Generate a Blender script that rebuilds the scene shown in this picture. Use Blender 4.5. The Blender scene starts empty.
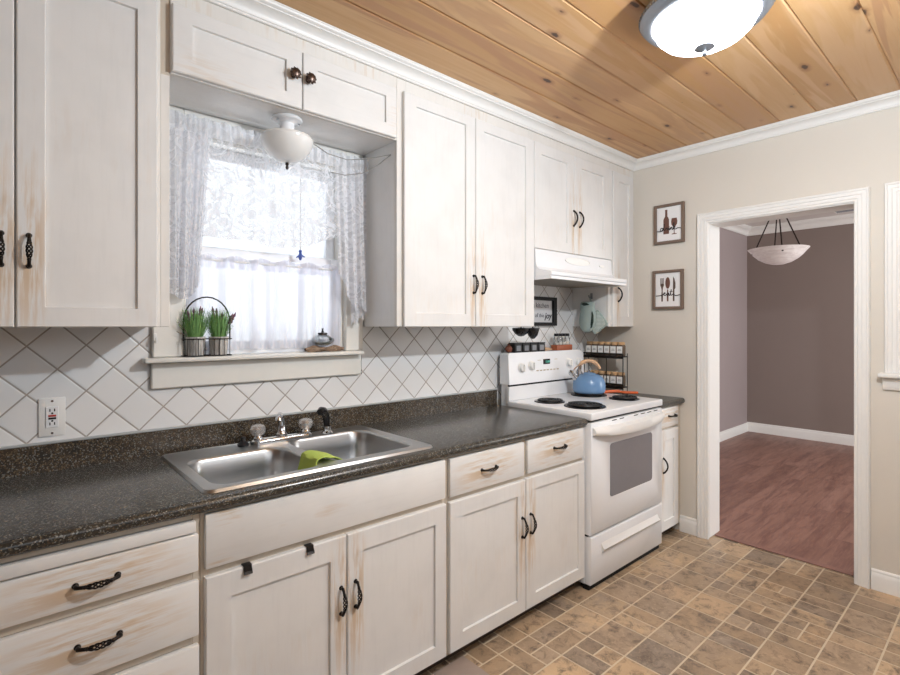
import bpy, bmesh, math, random
from math import sin, cos, pi, radians, sqrt
from mathutils import Vector, Matrix
random.seed(7)
C = bpy.context.scene.collection

# ---------------------------------------------------------------- colours / materials
def lin(c):
    return tuple((x/12.92 if x <= .04045 else ((x+.055)/1.055)**2.4) for x in c)
def hexc(h):
    h = h.lstrip('#'); return lin(tuple(int(h[i:i+2], 16)/255 for i in (0, 2, 4)))
def rgba(c): return (c[0], c[1], c[2], 1)

class NT:
    def __init__(s, name):
        s.m = bpy.data.materials.new(name); s.m.use_nodes = True
        s.t = s.m.node_tree; s.t.nodes.clear()
        s.out = s.n('ShaderNodeOutputMaterial')
    def n(s, typ, ins=None, **kw):
        o = s.t.nodes.new(typ)
        for k, v in kw.items(): setattr(o, k, v)
        for k, v in (ins or {}).items(): s.put(o.inputs[k], v)
        return o
    def put(s, sock, v):
        if isinstance(v, bpy.types.NodeSocket): s.t.links.new(v, sock)
        elif isinstance(v, bpy.types.Node): s.t.links.new(v.outputs[0], sock)
        else:
            if isinstance(v, tuple) and len(v) == 3 and sock.type == 'RGBA': v = rgba(v)
            sock.default_value = v
    def math(s, op, a, b=0.0, c=None, clamp=False):
        o = s.n('ShaderNodeMath', operation=op, use_clamp=clamp)
        s.put(o.inputs[0], a); s.put(o.inputs[1], b)
        if c is not None: s.put(o.inputs[2], c)
        return o.outputs[0]
    def mix(s, f, a, b, blend='MIX'):
        o = s.n('ShaderNodeMixRGB', blend_type=blend)
        s.put(o.inputs[0], f); s.put(o.inputs[1], a); s.put(o.inputs[2], b)
        return o.outputs[0]
    def ramp(s, f, stops, interp='LINEAR'):
        o = s.n('ShaderNodeValToRGB'); o.color_ramp.interpolation = interp
        e = o.color_ramp.elements
        while len(e) < len(stops): e.new(.5)
        for i, (p, c) in enumerate(stops):
            e[i].position = p
            e[i].color = (c, c, c, 1) if not isinstance(c, tuple) else rgba(c)
        s.put(o.inputs[0], f); return o.outputs[0]
    def sstep(s, f, a, b, lo=0.0, hi=1.0):
        o = s.n('ShaderNodeMapRange', interpolation_type='SMOOTHSTEP')
        for i, v in enumerate((f, a, b, lo, hi)): s.put(o.inputs[i], v)
        return o.outputs[0]
    def coord(s, kind='Object', scale=(1, 1, 1), loc=(0, 0, 0), rot=(0, 0, 0)):
        if kind == 'World': src = s.n('ShaderNodeNewGeometry').outputs['Position']
        else: src = s.n('ShaderNodeTexCoord').outputs[kind]
        o = s.n('ShaderNodeMapping'); s.put(o.inputs[0], src)
        o.inputs[1].default_value = loc; o.inputs[2].default_value = rot; o.inputs[3].default_value = scale
        return o.outputs[0]
    def noise(s, co, scale=5, detail=3, rough=.5, dist=0):
        o = s.n('ShaderNodeTexNoise', {'Scale': scale, 'Detail': detail, 'Roughness': rough, 'Distortion': dist})
        s.put(o.inputs['Vector'], co); return o.outputs[0]
    def voro(s, co, scale=5, feature='F1', out='Distance', rnd=1.0):
        o = s.n('ShaderNodeTexVoronoi', feature=feature); s.put(o.inputs['Vector'], co)
        o.inputs['Scale'].default_value = scale
        if 'Randomness' in o.inputs: o.inputs['Randomness'].default_value = rnd
        return o.outputs[out]
    def bump(s, h, strength=.2, dist=.002):
        o = s.n('ShaderNodeBump', {'Strength': strength, 'Distance': dist}); s.put(o.inputs['Height'], h); return o.outputs[0]
    def pbr(s, color, rough=.5, metal=0.0, normal=None, **extra):
        o = s.n('ShaderNodeBsdfPrincipled')
        s.put(o.inputs['Base Color'], color); s.put(o.inputs['Roughness'], rough); s.put(o.inputs['Metallic'], metal)
        if normal is not None: s.put(o.inputs['Normal'], normal)
        for k, v in extra.items(): s.put(o.inputs[k.replace('_', ' ')], v)
        s.t.links.new(o.outputs[0], s.out.inputs[0]); return o
    def attr(s, name, out='Color'):
        return s.n('ShaderNodeAttribute', attribute_name=name).outputs[out]

def plain(name, c, rough=.5, metal=0.0, var=.06, **kw):
    t = NT(name); c = hexc(c) if isinstance(c, str) else c
    n = t.noise(t.coord('Object'), 35, 3)
    col = t.mix(n, tuple(x*(1-var) for x in c), tuple(min(1, x*(1+var)) for x in c))
    t.pbr(col, rough, metal, **kw); return t.m

CREAM = hexc('E5E4E2'); TAN = hexc('C9AC88')
def paint(name, grain='v', wear=.5, handle=True, base=CREAM):
    t = NT(name)
    sc = (26, 26, 2.2) if grain == 'v' else (2.2, 26, 26)
    co = t.coord('Object', sc)
    g = t.noise(co, 2.2, 6, .62)
    big = t.noise(t.coord('Object', (1, 1, 1), (3.1, 1.7, 5.2)), 4.5, 2)
    streak = t.ramp(g, [(.50, 0.0), (.61, 1.0)])
    patch = t.ramp(big, [(.52, 0.0), (.66, 1.0)])
    w = t.math('MULTIPLY', streak, t.math('MULTIPLY', patch, wear))
    if handle:
        hs = (19, 0, 3.4) if grain == 'v' else (4.6, 0, 11)
        d = t.n('ShaderNodeVectorMath', operation='LENGTH'); t.put(d.inputs[0], t.coord('Object', hs))
        hm = t.sstep(d.outputs['Value'], .15, 1.15, 1.0, 0.0)
        soft = t.ramp(g, [(.44, 0.0), (.58, 1.0)])
        w = t.math('ADD', w, t.math('MULTIPLY', t.math('MULTIPLY', hm, soft), .82), clamp=True)
    grey = t.noise(t.coord('Object', (1, 1, 1), (9, 2, 4)), 7, 4)
    b2 = t.mix(t.math('MULTIPLY', t.ramp(grey, [(.45, 0.0), (.80, 1.0)]), .5), base, tuple(x*.86 for x in base))
    b2 = t.mix(t.math('MULTIPLY', t.ramp(g, [(.25, 1.0), (.5, 0.0)]), .22), b2, tuple(x*.78 for x in base))
    col = t.mix(w, b2, TAN)
    t.pbr(col, .48, normal=t.bump(g, .12, .001)); return t.m

M = {}
M['paint_v'] = paint('distressed_paint_vertical', 'v', .10)
M['paint_h'] = paint('distressed_paint_horizontal', 'h', .42)
M['paint_hs'] = paint('distressed_paint_small_door', 'h', .25, handle=False)
M['paint_h2'] = paint('distressed_paint_panel', 'h', .95, handle=False)
M['paint_f'] = paint('distressed_paint_frame', 'v', .35, handle=False, base=hexc('E4E1DC'))
M['paint_fb'] = paint('distressed_paint_shaded_frame', 'v', .3, handle=False, base=hexc('CDC1B1'))  # tan frame paint, darkened for the shade between drawers and doors
M['paint_side'] = paint('cabinet_side_paint', 'v', .12, handle=False, base=hexc('EBEAE8'))
M['trim'] = plain('white_trim_paint', 'EEEDEA', .38, var=.02)
M['wintrim'] = plain('cream_window_paint', 'E5E3DD', .42, var=.03)
M['white_enamel'] = plain('white_enamel', 'EDEEF0', .22, var=.015)
M['white_plastic'] = plain('white_plastic', 'ECEBE8', .35, var=.02)
M['black_iron'] = plain('black_wrought_iron', '2A2522', .38, .75, var=.3)
M['black_plastic'] = plain('black_plastic', '17171A', .4, var=.2)
M['black_matte'] = plain('matte_black_frame', '141416', .75, var=.1)
M['black_gap'] = plain('dark_gap', '0D0D0E', .8)
M['chrome'] = plain('chrome', 'D6D8DB', .1, 1.0, var=.02)
M['pewter'] = plain('brushed_pewter', '8F949B', .42, .8, var=.1)
M['toekick'] = plain('toe_kick_brown', '4A3B30', .7)
M['cork'] = plain('pale_wood_lid', 'CBA57A', .6, var=.15)
M['beech'] = plain('pale_beech_wood', 'C9A583', .5, var=.1)
M['amber_wood'] = plain('amber_wood', '9C5230', .5, var=.15)
M['label_white'] = plain('white_label_paper', 'F0EFEC', .6, var=.02)
M['ink'] = plain('dark_ink', '2B2423', .7)
M['spice'] = plain('brown_spice', '7B6350', .7, var=.3)
M['orange'] = plain('orange_silicone', 'E2672E', .45, var=.05)
M['blue'] = plain('blue_enamel', '6E93BC', .25, var=.04)
M['sage'] = None
M['sash'] = plain('backlit_sash_paint', 'EEF0F4', .4, var=.02)  # cool white puts the backlight from outside into the sash colour
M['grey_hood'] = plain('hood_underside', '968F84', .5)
M['mortar_dark'] = plain('dark_backing', '3A332E', .8)

def stainless():
    t = NT('brushed_stainless_steel')
    g = t.noise(t.coord('Object', (1.5, 160, 160)), 3, 2)
    col = t.mix(g, hexc('B0B1B2'), hexc('D2D2D2'))
    t.pbr(t.mix(.5, col, hexc('C4C5C6')), .30, 1.0); return t.m
M['steel'] = stainless()

def counter(name='speckled_laminate', c0='2A2A29', c1='3B3833', c2='51463A', c3='6F6452'):
    t = NT(name)
    co = t.coord('World')
    a = t.noise(co, 260, 3, .6); b = t.noise(co, 130, 4, .7); c = t.noise(co, 10, 4, .6)
    v = t.voro(co, 330, out='Color')
    sep = t.n('ShaderNodeSeparateColor'); t.put(sep.inputs[0], v)
    col = t.mix(t.ramp(c, [(.35, 0.0), (.7, 1.0)]), hexc(c0), hexc(c1))
    col = t.mix(t.ramp(b, [(.54, 0.0), (.62, .8)]), col, hexc(c2))
    col = t.mix(t.ramp(sep.outputs[0], [(.82, 0.0), (.88, .7)]), col, hexc(c3))
    col = t.mix(t.ramp(sep.outputs[1], [(.88, 0.0), (.92, .8)]), col, hexc('85857F'))
    col = t.mix(t.ramp(a, [(.60, 0.0), (.68, .9)]), col, hexc('121212'))
    t.pbr(col, .24, normal=t.bump(a, .03, .0005), Specular_IOR_Level=.65); return t.m
M['counter'] = counter()
M['counter_b'] = counter('speckled_laminate_splash', '2E2A25', '43392E', '5E4E3B', '7D6A50')

def tile_wall():
    t = NT('diagonal_wall_tile')
    co = t.n('ShaderNodeNewGeometry').outputs['Position']
    sp = t.n('ShaderNodeSeparateXYZ'); t.put(sp.inputs[0], co)
    x, z = sp.outputs[0], sp.outputs[2]
    s = 1/.155            # half-diagonals .0775 m
    u = t.math('MULTIPLY', t.math('ADD', t.math('SUBTRACT', x, .137), t.math('SUBTRACT', z, 1.2035)), s)
    v = t.math('MULTIPLY', t.math('SUBTRACT', t.math('SUBTRACT', x, .137), t.math('SUBTRACT', z, 1.2035)), s)
    def edge(q):
        f = t.math('FRACT', q); return t.math('MINIMUM', f, t.math('SUBTRACT', 1.0, f))
    d = t.math('MINIMUM', edge(u), edge(v))
    tile = t.sstep(d, .016, .026)
    pil = t.sstep(d, .012, .06)
    cell = t.n('ShaderNodeCombineXYZ'); t.put(cell.inputs[0], t.math('FLOOR', u)); t.put(cell.inputs[1], t.math('FLOOR', v))
    wn = t.n('ShaderNodeTexWhiteNoise'); t.put(wn.inputs[0], cell.outputs[0])
    c = t.mix(wn.outputs['Value'], hexc('E6E7E8'), hexc('EFEFEF'))
    c = t.mix(t.math('MULTIPLY', t.noise(co, 9, 3), .25), c, hexc('D9D5D0'))
    col = t.mix(tile, hexc('A7A099'), c)
    t.pbr(col, t.ramp(tile, [(0, .8), (1, .28)]), normal=t.bump(pil, .35, .003)); return t.m
M['tile'] = tile_wall()

def wallpaint(name, c, bump=.25):
    t = NT(name); co = t.coord('World')
    n = t.noise(co, 60, 4, .6); m = t.noise(co, 2.5, 3)
    c = hexc(c)
    t.pbr(t.mix(m, tuple(x*.96 for x in c), tuple(min(1, x*1.03) for x in c)), .6, normal=t.bump(n, bump, .003)); return t.m
M['beige'] = wallpaint('beige_wall_paint', 'DBD5CB')
M['taupe'] = wallpaint('taupe_wall_paint', '8A7C76')
M['taupe_l'] = wallpaint('daylit_taupe_wall_paint', 'A79A9A')  # lighter copy of taupe: daylight on these dining walls put into the colour
M['cream_wall'] = wallpaint('cream_wall_paint', 'E3DED6', .1)
M['white_ceiling'] = wallpaint('white_ceiling_paint', 'E6E2DF', .2)

def floor_tile():
    t = NT('stone_pattern_vinyl'); co = t.coord('World')
    tint = t.attr('tint'); sp = t.n('ShaderNodeSeparateColor'); t.put(sp.inputs[0], tint)
    off = t.n('ShaderNodeVectorMath', operation='MULTIPLY_ADD')
    t.put(off.inputs[0], tint); off.inputs[1].default_value = (7, 5, 3); t.put(off.inputs[2], co)
    oc = off.outputs[0]
    a = t.noise(oc, 8, 6, .72, .5); b = t.noise(oc, 19, 7, .72, .5); c = t.noise(oc, 60, 4, .75)
    base = t.mix(sp.outputs[0], hexc('C9AA87'), hexc('A09080'))
    base = t.mix(t.ramp(a, [(.42, 0.0), (.60, .85)]), base, t.mix(sp.outputs[1], hexc('7E6F61'), hexc('D6B892')))
    base = t.mix(t.ramp(b, [(.50, 0.0), (.66, .85)]), base, hexc('594B40'))
    base = t.mix(t.ramp(c, [(.54, 0.0), (.72, .55)]), base, hexc('D8BF9E'))
    base = t.mix(t.math('MULTIPLY', sp.outputs[2], .45), base, hexc('64564B'))
    t.pbr(base, .34, normal=t.bump(b, .15, .001)); return t.m
M['floor_tile'] = floor_tile()
M['grout'] = plain('pale_grout', 'D6C8B0', .7)

def laminate():
    t = NT('red_brown_laminate')
    tint = t.attr('tint'); sp = t.n('ShaderNodeSeparateColor'); t.put(sp.inputs[0], tint)
    co = t.coord('World', (1.2, 9, 1))
    off = t.n('ShaderNodeVectorMath', operation='MULTIPLY_ADD')
    t.put(off.inputs[0], tint); off.inputs[1].default_value = (9, 9, 3); t.put(off.inputs[2], co)
    a = t.noise(off.outputs[0], 2.0, 6, .65, .5); b = t.noise(off.outputs[0], 9, 4, .6)
    c = t.mix(sp.outputs[0], hexc('9E786A'), hexc('876356'))
    c = t.mix(t.ramp(a, [(.42, 0.0), (.66, .8)]), c, hexc('6A4842'))
    c = t.mix(t.ramp(b, [(.5, 0.0), (.75, .35)]), c, hexc('A98476'))
    t.pbr(c, .42, normal=t.bump(b, .08, .001)); return t.m
M['laminate'] = laminate()

def pine():
    t = NT('knotty_pine')
    tint = t.attr('tint'); sp = t.n('ShaderNodeSeparateColor'); t.put(sp.inputs[0], tint)
    def oco(scale):
        co = t.coord('World', scale)
        off = t.n('ShaderNodeVectorMath', operation='MULTIPLY_ADD')
        t.put(off.inputs[0], tint); off.inputs[1].default_value = (11, 7, 3); t.put(off.inputs[2], co); return off.outputs[0]
    g = t.noise(oco((1.0, 22, 1)), 1.6, 6, .6, .7)
    g2 = t.noise(oco((.45, 5, 1)), 1.7, 3, .5, 1.6)
    c = t.mix(sp.outputs[0], hexc('D8B07F'), hexc('C49763'))
    c = t.mix(t.ramp(g, [(.38, 0.0), (.70, .6)]), c, hexc('C4935F'))
    c = t.mix(t.ramp(g2, [(.49, 0.0), (.56, .6)]), c, t.mix(sp.outputs[1], hexc('B07B55'), hexc('DDB88D')))
    kv = t.n('ShaderNodeTexVoronoi', feature='F1', voronoi_dimensions='2D'); t.put(kv.inputs['Vector'], oco((2.4, 5.8, 1))); kv.inputs['Scale'].default_value = 1.0
    kd = t.math('ADD', kv.outputs['Distance'], t.math('MULTIPLY', t.math('SUBTRACT', t.noise(t.coord('World'), 34, 3), .5), .10)); kc = t.n('ShaderNodeSeparateColor'); t.put(kc.inputs[0], kv.outputs['Color'])
    rad = t.sstep(kc.outputs[0], .35, 1.0, .0, .068)
    k = t.math('SUBTRACT', kd, rad)
    halo = t.sstep(k, -.02, .10, .55, 0.0)
    halo = t.math('MULTIPLY', halo, t.sstep(kc.outputs[0], .35, .5))
    c = t.mix(halo, c, hexc('8F5A35'))
    c = t.mix(t.sstep(k, -.03, .012, .92, 0.0), c, hexc('3B2317'))
    t.pbr(c, .42, normal=t.bump(g, .08, .001)); return t.m
M['pine'] = pine()

def lace(name, base=.4, motif_amt=.45, net_amt=.22):
    t = NT(name); co = t.coord('World', (1, .35, 1))
    warp = t.n('ShaderNodeTexNoise', {'Scale': 9.0}); t.put(warp.inputs['Vector'], co)
    wv = t.n('ShaderNodeVectorMath', operation='MULTIPLY_ADD'); t.put(wv.inputs[0], warp.outputs['Color']); wv.inputs[1].default_value = (.09, .0, .09); t.put(wv.inputs[2], co)
    d = t.voro(wv.outputs[0], 8.0, rnd=.8)
    rings = t.math('SINE', t.math('MULTIPLY', d, 40))
    r1 = t.math('MULTIPLY', t.sstep(rings, .25, .7), t.sstep(d, .35, .60, 1.0, 0.0))
    d2 = t.voro(wv.outputs[0], 30, rnd=1.0)
    leaf = t.sstep(d2, .26, .40, 1.0, 0.0)
    scroll = t.sstep(t.math('ABSOLUTE', t.math('SUBTRACT', t.noise(co, 11, 2, .5, 1.2), .5)), .015, .045, 1.0, 0.0)
    edge = t.voro(co, 170, 'DISTANCE_TO_EDGE')
    net = t.sstep(edge, .04, .16, 1.0, 0.0)
    motif = t.math('MAXIMUM', t.math('MULTIPLY', r1, .8), t.math('MAXIMUM', scroll, t.math('MULTIPLY', leaf, .7)))
    al = t.math('ADD', t.math('MULTIPLY', net, net_amt), t.math('MULTIPLY', motif, motif_amt))
    al = t.math('MINIMUM', t.math('ADD', al, base), .97)
    dif = t.n('ShaderNodeBsdfDiffuse', {'Color': hexc('F7F7FA')}); tr = t.n('ShaderNodeBsdfTranslucent', {'Color': hexc('ECEDF1')})
    mx = t.n('ShaderNodeMixShader', {0: .5}); t.put(mx.inputs[1], dif); t.put(mx.inputs[2], tr)
    tp = t.n('ShaderNodeBsdfTransparent'); m2 = t.n('ShaderNodeMixShader')
    t.put(m2.inputs[0], al); t.put(m2.inputs[1], tp); t.put(m2.inputs[2], mx)
    t.put(t.out.inputs[0], m2.outputs[0]); return t.m
M['lace'] = lace('white_lace', .26, .52, .18)
M['lace_d'] = lace('gathered_white_lace', .74, .18, .08)
M['lace_s'] = lace('side_white_lace', .62, .28, .12)
def sheer():
    t = NT('sheer_white_cotton'); co = t.coord('World')
    w = t.noise(t.coord('World', (1, 0, .05)), 30, 2, .45)
    dif = t.n('ShaderNodeBsdfDiffuse', {'Color': hexc('EEEEF2')}); tr = t.n('ShaderNodeBsdfTranslucent', {'Color': hexc('E4E5EE')})
    mx = t.n('ShaderNodeMixShader', {0: .55}); t.put(mx.inputs[1], dif); t.put(mx.inputs[2], tr)
    tp = t.n('ShaderNodeBsdfTransparent'); m2 = t.n('ShaderNodeMixShader')
    t.put(m2.inputs[0], t.ramp(w, [(.42, .48), (.56, .93)])); t.put(m2.inputs[1], tp); t.put(m2.inputs[2], mx)
    t.put(t.out.inputs[0], m2.outputs[0]); return t.m
M['sheer'] = sheer()
def glass(name, tint=(1, 1, 1), alpha=.12, rough=.02):
    t = NT(name)
    g = t.n('ShaderNodeBsdfGlossy', {'Color': (1, 1, 1), 'Roughness': rough}); tp = t.n('ShaderNodeBsdfTransparent', {'Color': tint})
    fr = t.n('ShaderNodeFresnel', {'IOR': 1.45})
    f = t.math('ADD', t.math('MULTIPLY', fr.outputs[0], .02 if name == 'window_pane_glass' else 1.0), alpha, clamp=True)
    m = t.n('ShaderNodeMixShader'); t.put(m.inputs[0], f); t.put(m.inputs[1], tp); t.put(m.inputs[2], g)
    t.put(t.out.inputs[0], m.outputs[0]); return t.m
M['pane'] = glass('window_pane_glass', (.98, .99, 1), .0)
M['clear'] = glass('clear_glass', (.93, .95, .95), .06)
def acrylic():
    t = NT('clear_acrylic')
    d = t.n('ShaderNodeBsdfDiffuse', {'Color': hexc('E4E2E0')}); tp = t.n('ShaderNodeBsdfTransparent', {'Color': (.9, .89, .88)}); g = t.n('ShaderNodeBsdfGlossy', {'Color': (1, 1, 1), 'Roughness': .06})
    m1 = t.n('ShaderNodeMixShader', {0: .32}); t.put(m1.inputs[1], tp); t.put(m1.inputs[2], d)
    m2 = t.n('ShaderNodeMixShader', {0: .22}); t.put(m2.inputs[1], m1); t.put(m2.inputs[2], g); t.put(t.out.inputs[0], m2.outputs[0]); return t.m
M['acrylic'] = acrylic()
def emit(name, c, s):
    t = NT(name); e = t.n('ShaderNodeEmission', {'Color': c, 'Strength': s}); t.put(t.out.inputs[0], e.outputs[0]); return t.m
M['lamp_on'] = emit('lit_frosted_glass', hexc('F4F8FF'), 20.0)
M['lcd'] = emit('green_clock_digits', hexc('7FE0C8'), .8)
def opal():
    t = NT('cream_opal_glass')
    t.pbr(hexc('F2F2F0'), .15, Subsurface_Weight=0.0); return t.m
M['opal'] = opal()
def alabaster():
    t = NT('alabaster_glass'); a = t.noise(t.coord('Object', (1, 1, 4)), 9, 5, .6, 1.5)
    t.pbr(t.mix(t.ramp(a, [(.35, 0.0), (.7, 1.0)]), hexc('E4DEDC'), hexc('C6BBB9')), .3, Emission_Color=hexc('F3E9E6'), Emission_Strength=.12); return t.m  # weak emission adds a glow to the unlit bowl
M['alabaster'] = alabaster()
def fabric(name, c, scale=260):
    t = NT(name); c = hexc(c)
    n = t.noise(t.coord('Object'), scale, 2); m = t.noise(t.coord('Object'), 18, 3)
    t.pbr(t.mix(m, tuple(x*.88 for x in c), tuple(min(1, x*1.08) for x in c)), .9, normal=t.bump(n, .5, .001)); return t.m
M['sage'] = fabric('sage_green_cotton', 'A5B4AF')
M['lime'] = fabric('lime_green_microfibre', 'B9CE62')
M['rug'] = fabric('mauve_woven_rug', 'A8988E', 120)
def dotted():
    t = NT('sage_dotted_cotton')
    d = t.voro(t.coord('Object'), 110, rnd=0.0)
    t.pbr(t.mix(t.sstep(d, .25, .38), hexc('E8EDE8'), hexc('9DAEA8')), .9); return t.m
M['dotted'] = dotted()
def bark():
    t = NT('weathered_driftwood'); a = t.noise(t.coord('Object', (1, 1, 4)), 40, 5, .7, 1)
    t.pbr(t.mix(t.ramp(a, [(.35, 0.0), (.65, 1.0)]), hexc('5E4736'), hexc('B49A82')), .85, normal=t.bump(a, .8, .004)); return t.m
M['bark'] = bark()
def galv():
    t = NT('whitewashed_bucket'); a = t.noise(t.coord('Object', (40, 40, 4)), 1.5, 5, .7)
    t.pbr(t.mix(t.ramp(a, [(.4, 0.0), (.62, 1.0)]), hexc('8A8783'), hexc('E0DDD8')), .6, .2); return t.m
M['bucket'] = galv()
def leafm():
    t = NT('green_lavender_leaf'); a = t.noise(t.coord('Object'), 60, 2)
    t.pbr(t.mix(a, hexc('467A3A'), hexc('8DB870')), .6); return t.m
M['leaf'] = leafm()
M['lav'] = plain('dusky_lavender_bloom', '6E4A5E', .8, var=.2)
M['stem'] = plain('brown_stem', '6A5A48', .8)
M['frame_wood'] = plain('grey_brown_frame_wood', '7A675A', .55, var=.15)
M['copper'] = plain('rust_brown_print', '6E4A3E', .6, var=.2)
M['paper'] = plain('white_print_paper', 'F1F0F0', .6, var=.01)
M['sign_face'] = plain('pale_grey_sign_face', 'CACACC', .6, var=.03)
M['oven_glass'] = plain('grey_oven_glass', '8B8B8F', .22, .1, var=.03)
M['coil'] = plain('dark_burner_coil', '202022', .5, .3, var=.2)
M['drip'] = plain('black_drip_pan', '18181A', .28, .6, var=.2)
M['knobmetal'] = plain('brown_bronze', '5C4C44', .3, .8, var=.3)
M['bronze'] = plain('dark_bronze', '2E2420', .4, .7, var=.2)
M['rose'] = plain('reddish_wire', '8E5A50', .4, .2)
M['blue_fig'] = plain('blue_glass_figure', '4B64B5', .3)
M['cable'] = plain('grey_twine', '8A8680', .7)
M['sprayer'] = plain('sprayer_black', '151517', .25, var=.1)
# ---------------------------------------------------------------- mesh helpers
def nb(): return bmesh.new()
def box(bm, x0, x1, y0, y1, z0, z1, bev=0.0, seg=1, mi=0):
    co = [(x0,y0,z0),(x1,y0,z0),(x1,y1,z0),(x0,y1,z0),(x0,y0,z1),(x1,y0,z1),(x1,y1,z1),(x0,y1,z1)]
    v = [bm.verts.new(c) for c in co]
    fs = [bm.faces.new([v[i] for i in q]) for q in ((3,2,1,0),(4,5,6,7),(0,1,5,4),(1,2,6,5),(2,3,7,6),(3,0,4,7))]
    for f in fs: f.material_index = mi
    if bev:
        es = list({e for f in fs for e in f.edges})
        bmesh.ops.bevel(bm, geom=es, offset=bev, segments=seg, affect='EDGES', profile=.5)
    return v
def frame_of(d):
    d = Vector(d).normalized(); a = Vector((0,0,1)) if abs(d.z) < .9 else Vector((1,0,0))
    u = d.cross(a).normalized(); return u, d.cross(u).normalized()
def tube(bm, pts, r, seg=8, closed=False, cap=True, sx=1.0):
    pts = [Vector(p) for p in pts]; n = len(pts)
    rs = r if isinstance(r, (list, tuple)) else [r]*n
    rings = []; u = None
    for i, p in enumerate(pts):
        a = pts[(i-1) % n] if (closed or i > 0) else p
        b = pts[(i+1) % n] if (closed or i < n-1) else p
        d = (b-a).normalized()
        if u is None: u, w = frame_of(d)
        else:
            u = (u - d*u.dot(d)).normalized(); w = d.cross(u).normalized()
        rings.append([bm.verts.new(p + (u*cos(2*pi*k/seg)*sx + w*sin(2*pi*k/seg))*rs[i]) for k in range(seg)])
    m = n if closed else n-1
    for i in range(m):
        A, B = rings[i], rings[(i+1) % n]
        for k in range(seg):
            bm.faces.new((A[k], A[(k+1) % seg], B[(k+1) % seg], B[k]))
    if cap and not closed:
        bm.faces.new(list(reversed(rings[0]))); bm.faces.new(rings[-1])
def cyl(bm, p0, p1, r0, r1=None, seg=20): tube(bm, [p0, p1], [r0, r0 if r1 is None else r1], seg)
def lathe(bm, prof, c=(0,0,0), seg=32, rot=None, sxy=(1,1)):
    c = Vector(c); rings = []
    for r, z in prof:
        ring = []
        for k in range(seg if r > 1e-6 else 1):
            a = 2*pi*k/seg; p = Vector((r*cos(a)*sxy[0], r*sin(a)*sxy[1], z))
            if rot is not None: p = rot @ p
            ring.append(bm.verts.new(c+p))
        rings.append(ring)
    for A, B in zip(rings, rings[1:]):
        for k in range(seg):
            k2 = (k+1) % seg
            if len(A) == 1 and len(B) == 1: break
            if len(A) == 1: bm.faces.new((A[0], B[k], B[k2]))
            elif len(B) == 1: bm.faces.new((A[k], A[k2], B[0]))
            else: bm.faces.new((A[k], A[k2], B[k2], B[k]))
    return rings
def prism(bm, poly, axis, a0, a1):
    # poly of 2-D points in the two other axes (in x,y,z order)
    def P(p, a):
        return {'x': (a, p[0], p[1]), 'y': (p[0], a, p[1]), 'z': (p[0], p[1], a)}[axis]
    A = [bm.verts.new(P(p, a0)) for p in poly]; B = [bm.verts.new(P(p, a1)) for p in poly]
    n = len(poly)
    bm.faces.new(A); bm.faces.new(list(reversed(B)))
    for i in range(n): bm.faces.new((A[i], A[(i+1) % n], B[(i+1) % n], B[i]))
def sheet(bm, fn, nu, nv):
    g = [[bm.verts.new(fn(i/nu, j/nv)) for j in range(nv+1)] for i in range(nu+1)]
    for i in range(nu):
        for j in range(nv): bm.faces.new((g[i][j], g[i+1][j], g[i+1][j+1], g[i][j+1]))
def ball(bm, c, r, seg=16, sz=1.0):
    n = seg//2
    lathe(bm, [(r*sin(pi*i/n), -r*cos(pi*i/n)*sz) for i in range(n+1)], c, seg)

WORLD = {}
def obj(name, bm, mat, parent=None, origin=None, smooth=True, ang=35, mats=None):
    bmesh.ops.recalc_face_normals(bm, faces=bm.faces)
    o = Vector(origin) if origin is not None else (WORLD[parent.name] if parent is not None else None)
    if o is None:
        xs = [v.co for v in bm.verts]
        o = Vector(((min(v.x for v in xs)+max(v.x for v in xs))/2, (min(v.y for v in xs)+max(v.y for v in xs))/2, min(v.z for v in xs)))
    bmesh.ops.translate(bm, verts=bm.verts, vec=-o)
    me = bpy.data.meshes.new(name); bm.to_mesh(me); bm.free()
    for mm in (mats or [mat]): me.materials.append(mm)
    if smooth:
        for p in me.polygons: p.use_smooth = True
        me.set_sharp_from_angle(angle=radians(ang))
    ob = bpy.data.objects.new(name, me); C.objects.link(ob)
    WORLD[ob.name] = o.copy()
    if parent is not None:
        ob.parent = parent; ob.location = o - WORLD[parent.name]
    else: ob.location = o
    return ob
def tag(o, label, cat, group=None):
    o['label'] = label; o['category'] = cat
    if group: o['group'] = group
    return o
def thing(name, label, cat, loc, group=None):
    o = bpy.data.objects.new(name, None); C.objects.link(o); o.empty_display_size = .05
    o.location = loc; WORLD[o.name] = Vector(loc); return tag(o, label, cat, group)
def struct(name, bm, mat, parent=None, **kw):
    o = obj(name, bm, mat, parent, **kw)
    o['kind'] = 'structure'; return o
def link_mesh(name, me, parent, loc, rot=(0,0,0)):
    ob = bpy.data.objects.new(name, me); C.objects.link(ob); ob.parent = parent
    WORLD[ob.name] = Vector(loc); ob.location = Vector(loc) - WORLD[parent.name]; ob.rotation_euler = rot; return ob
def copy_tree(o, parent=None):
    c = o.copy(); C.objects.link(c)
    if parent is not None: c.parent = parent
    for ch in list(o.children): copy_tree(ch, c)
    return c
def text_bm(s, size, mtx, depth=.0006, align='CENTER', shear=0.0, offset=0.0):
    cu = bpy.data.curves.new('lettering', 'FONT'); cu.body = s; cu.size = size; cu.align_x = align; cu.align_y = 'CENTER'
    cu.extrude = depth; cu.shear = shear; cu.offset = offset; cu.resolution_u = 3
    tmp = bpy.data.objects.new('lettering', cu); C.objects.link(tmp)
    dg = bpy.context.evaluated_depsgraph_get(); me = bpy.data.meshes.new_from_object(tmp.evaluated_get(dg))
    bm = nb(); bm.from_mesh(me); bm.transform(mtx)
    bpy.data.objects.remove(tmp); bpy.data.curves.remove(cu); bpy.data.meshes.remove(me); return bm
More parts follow.
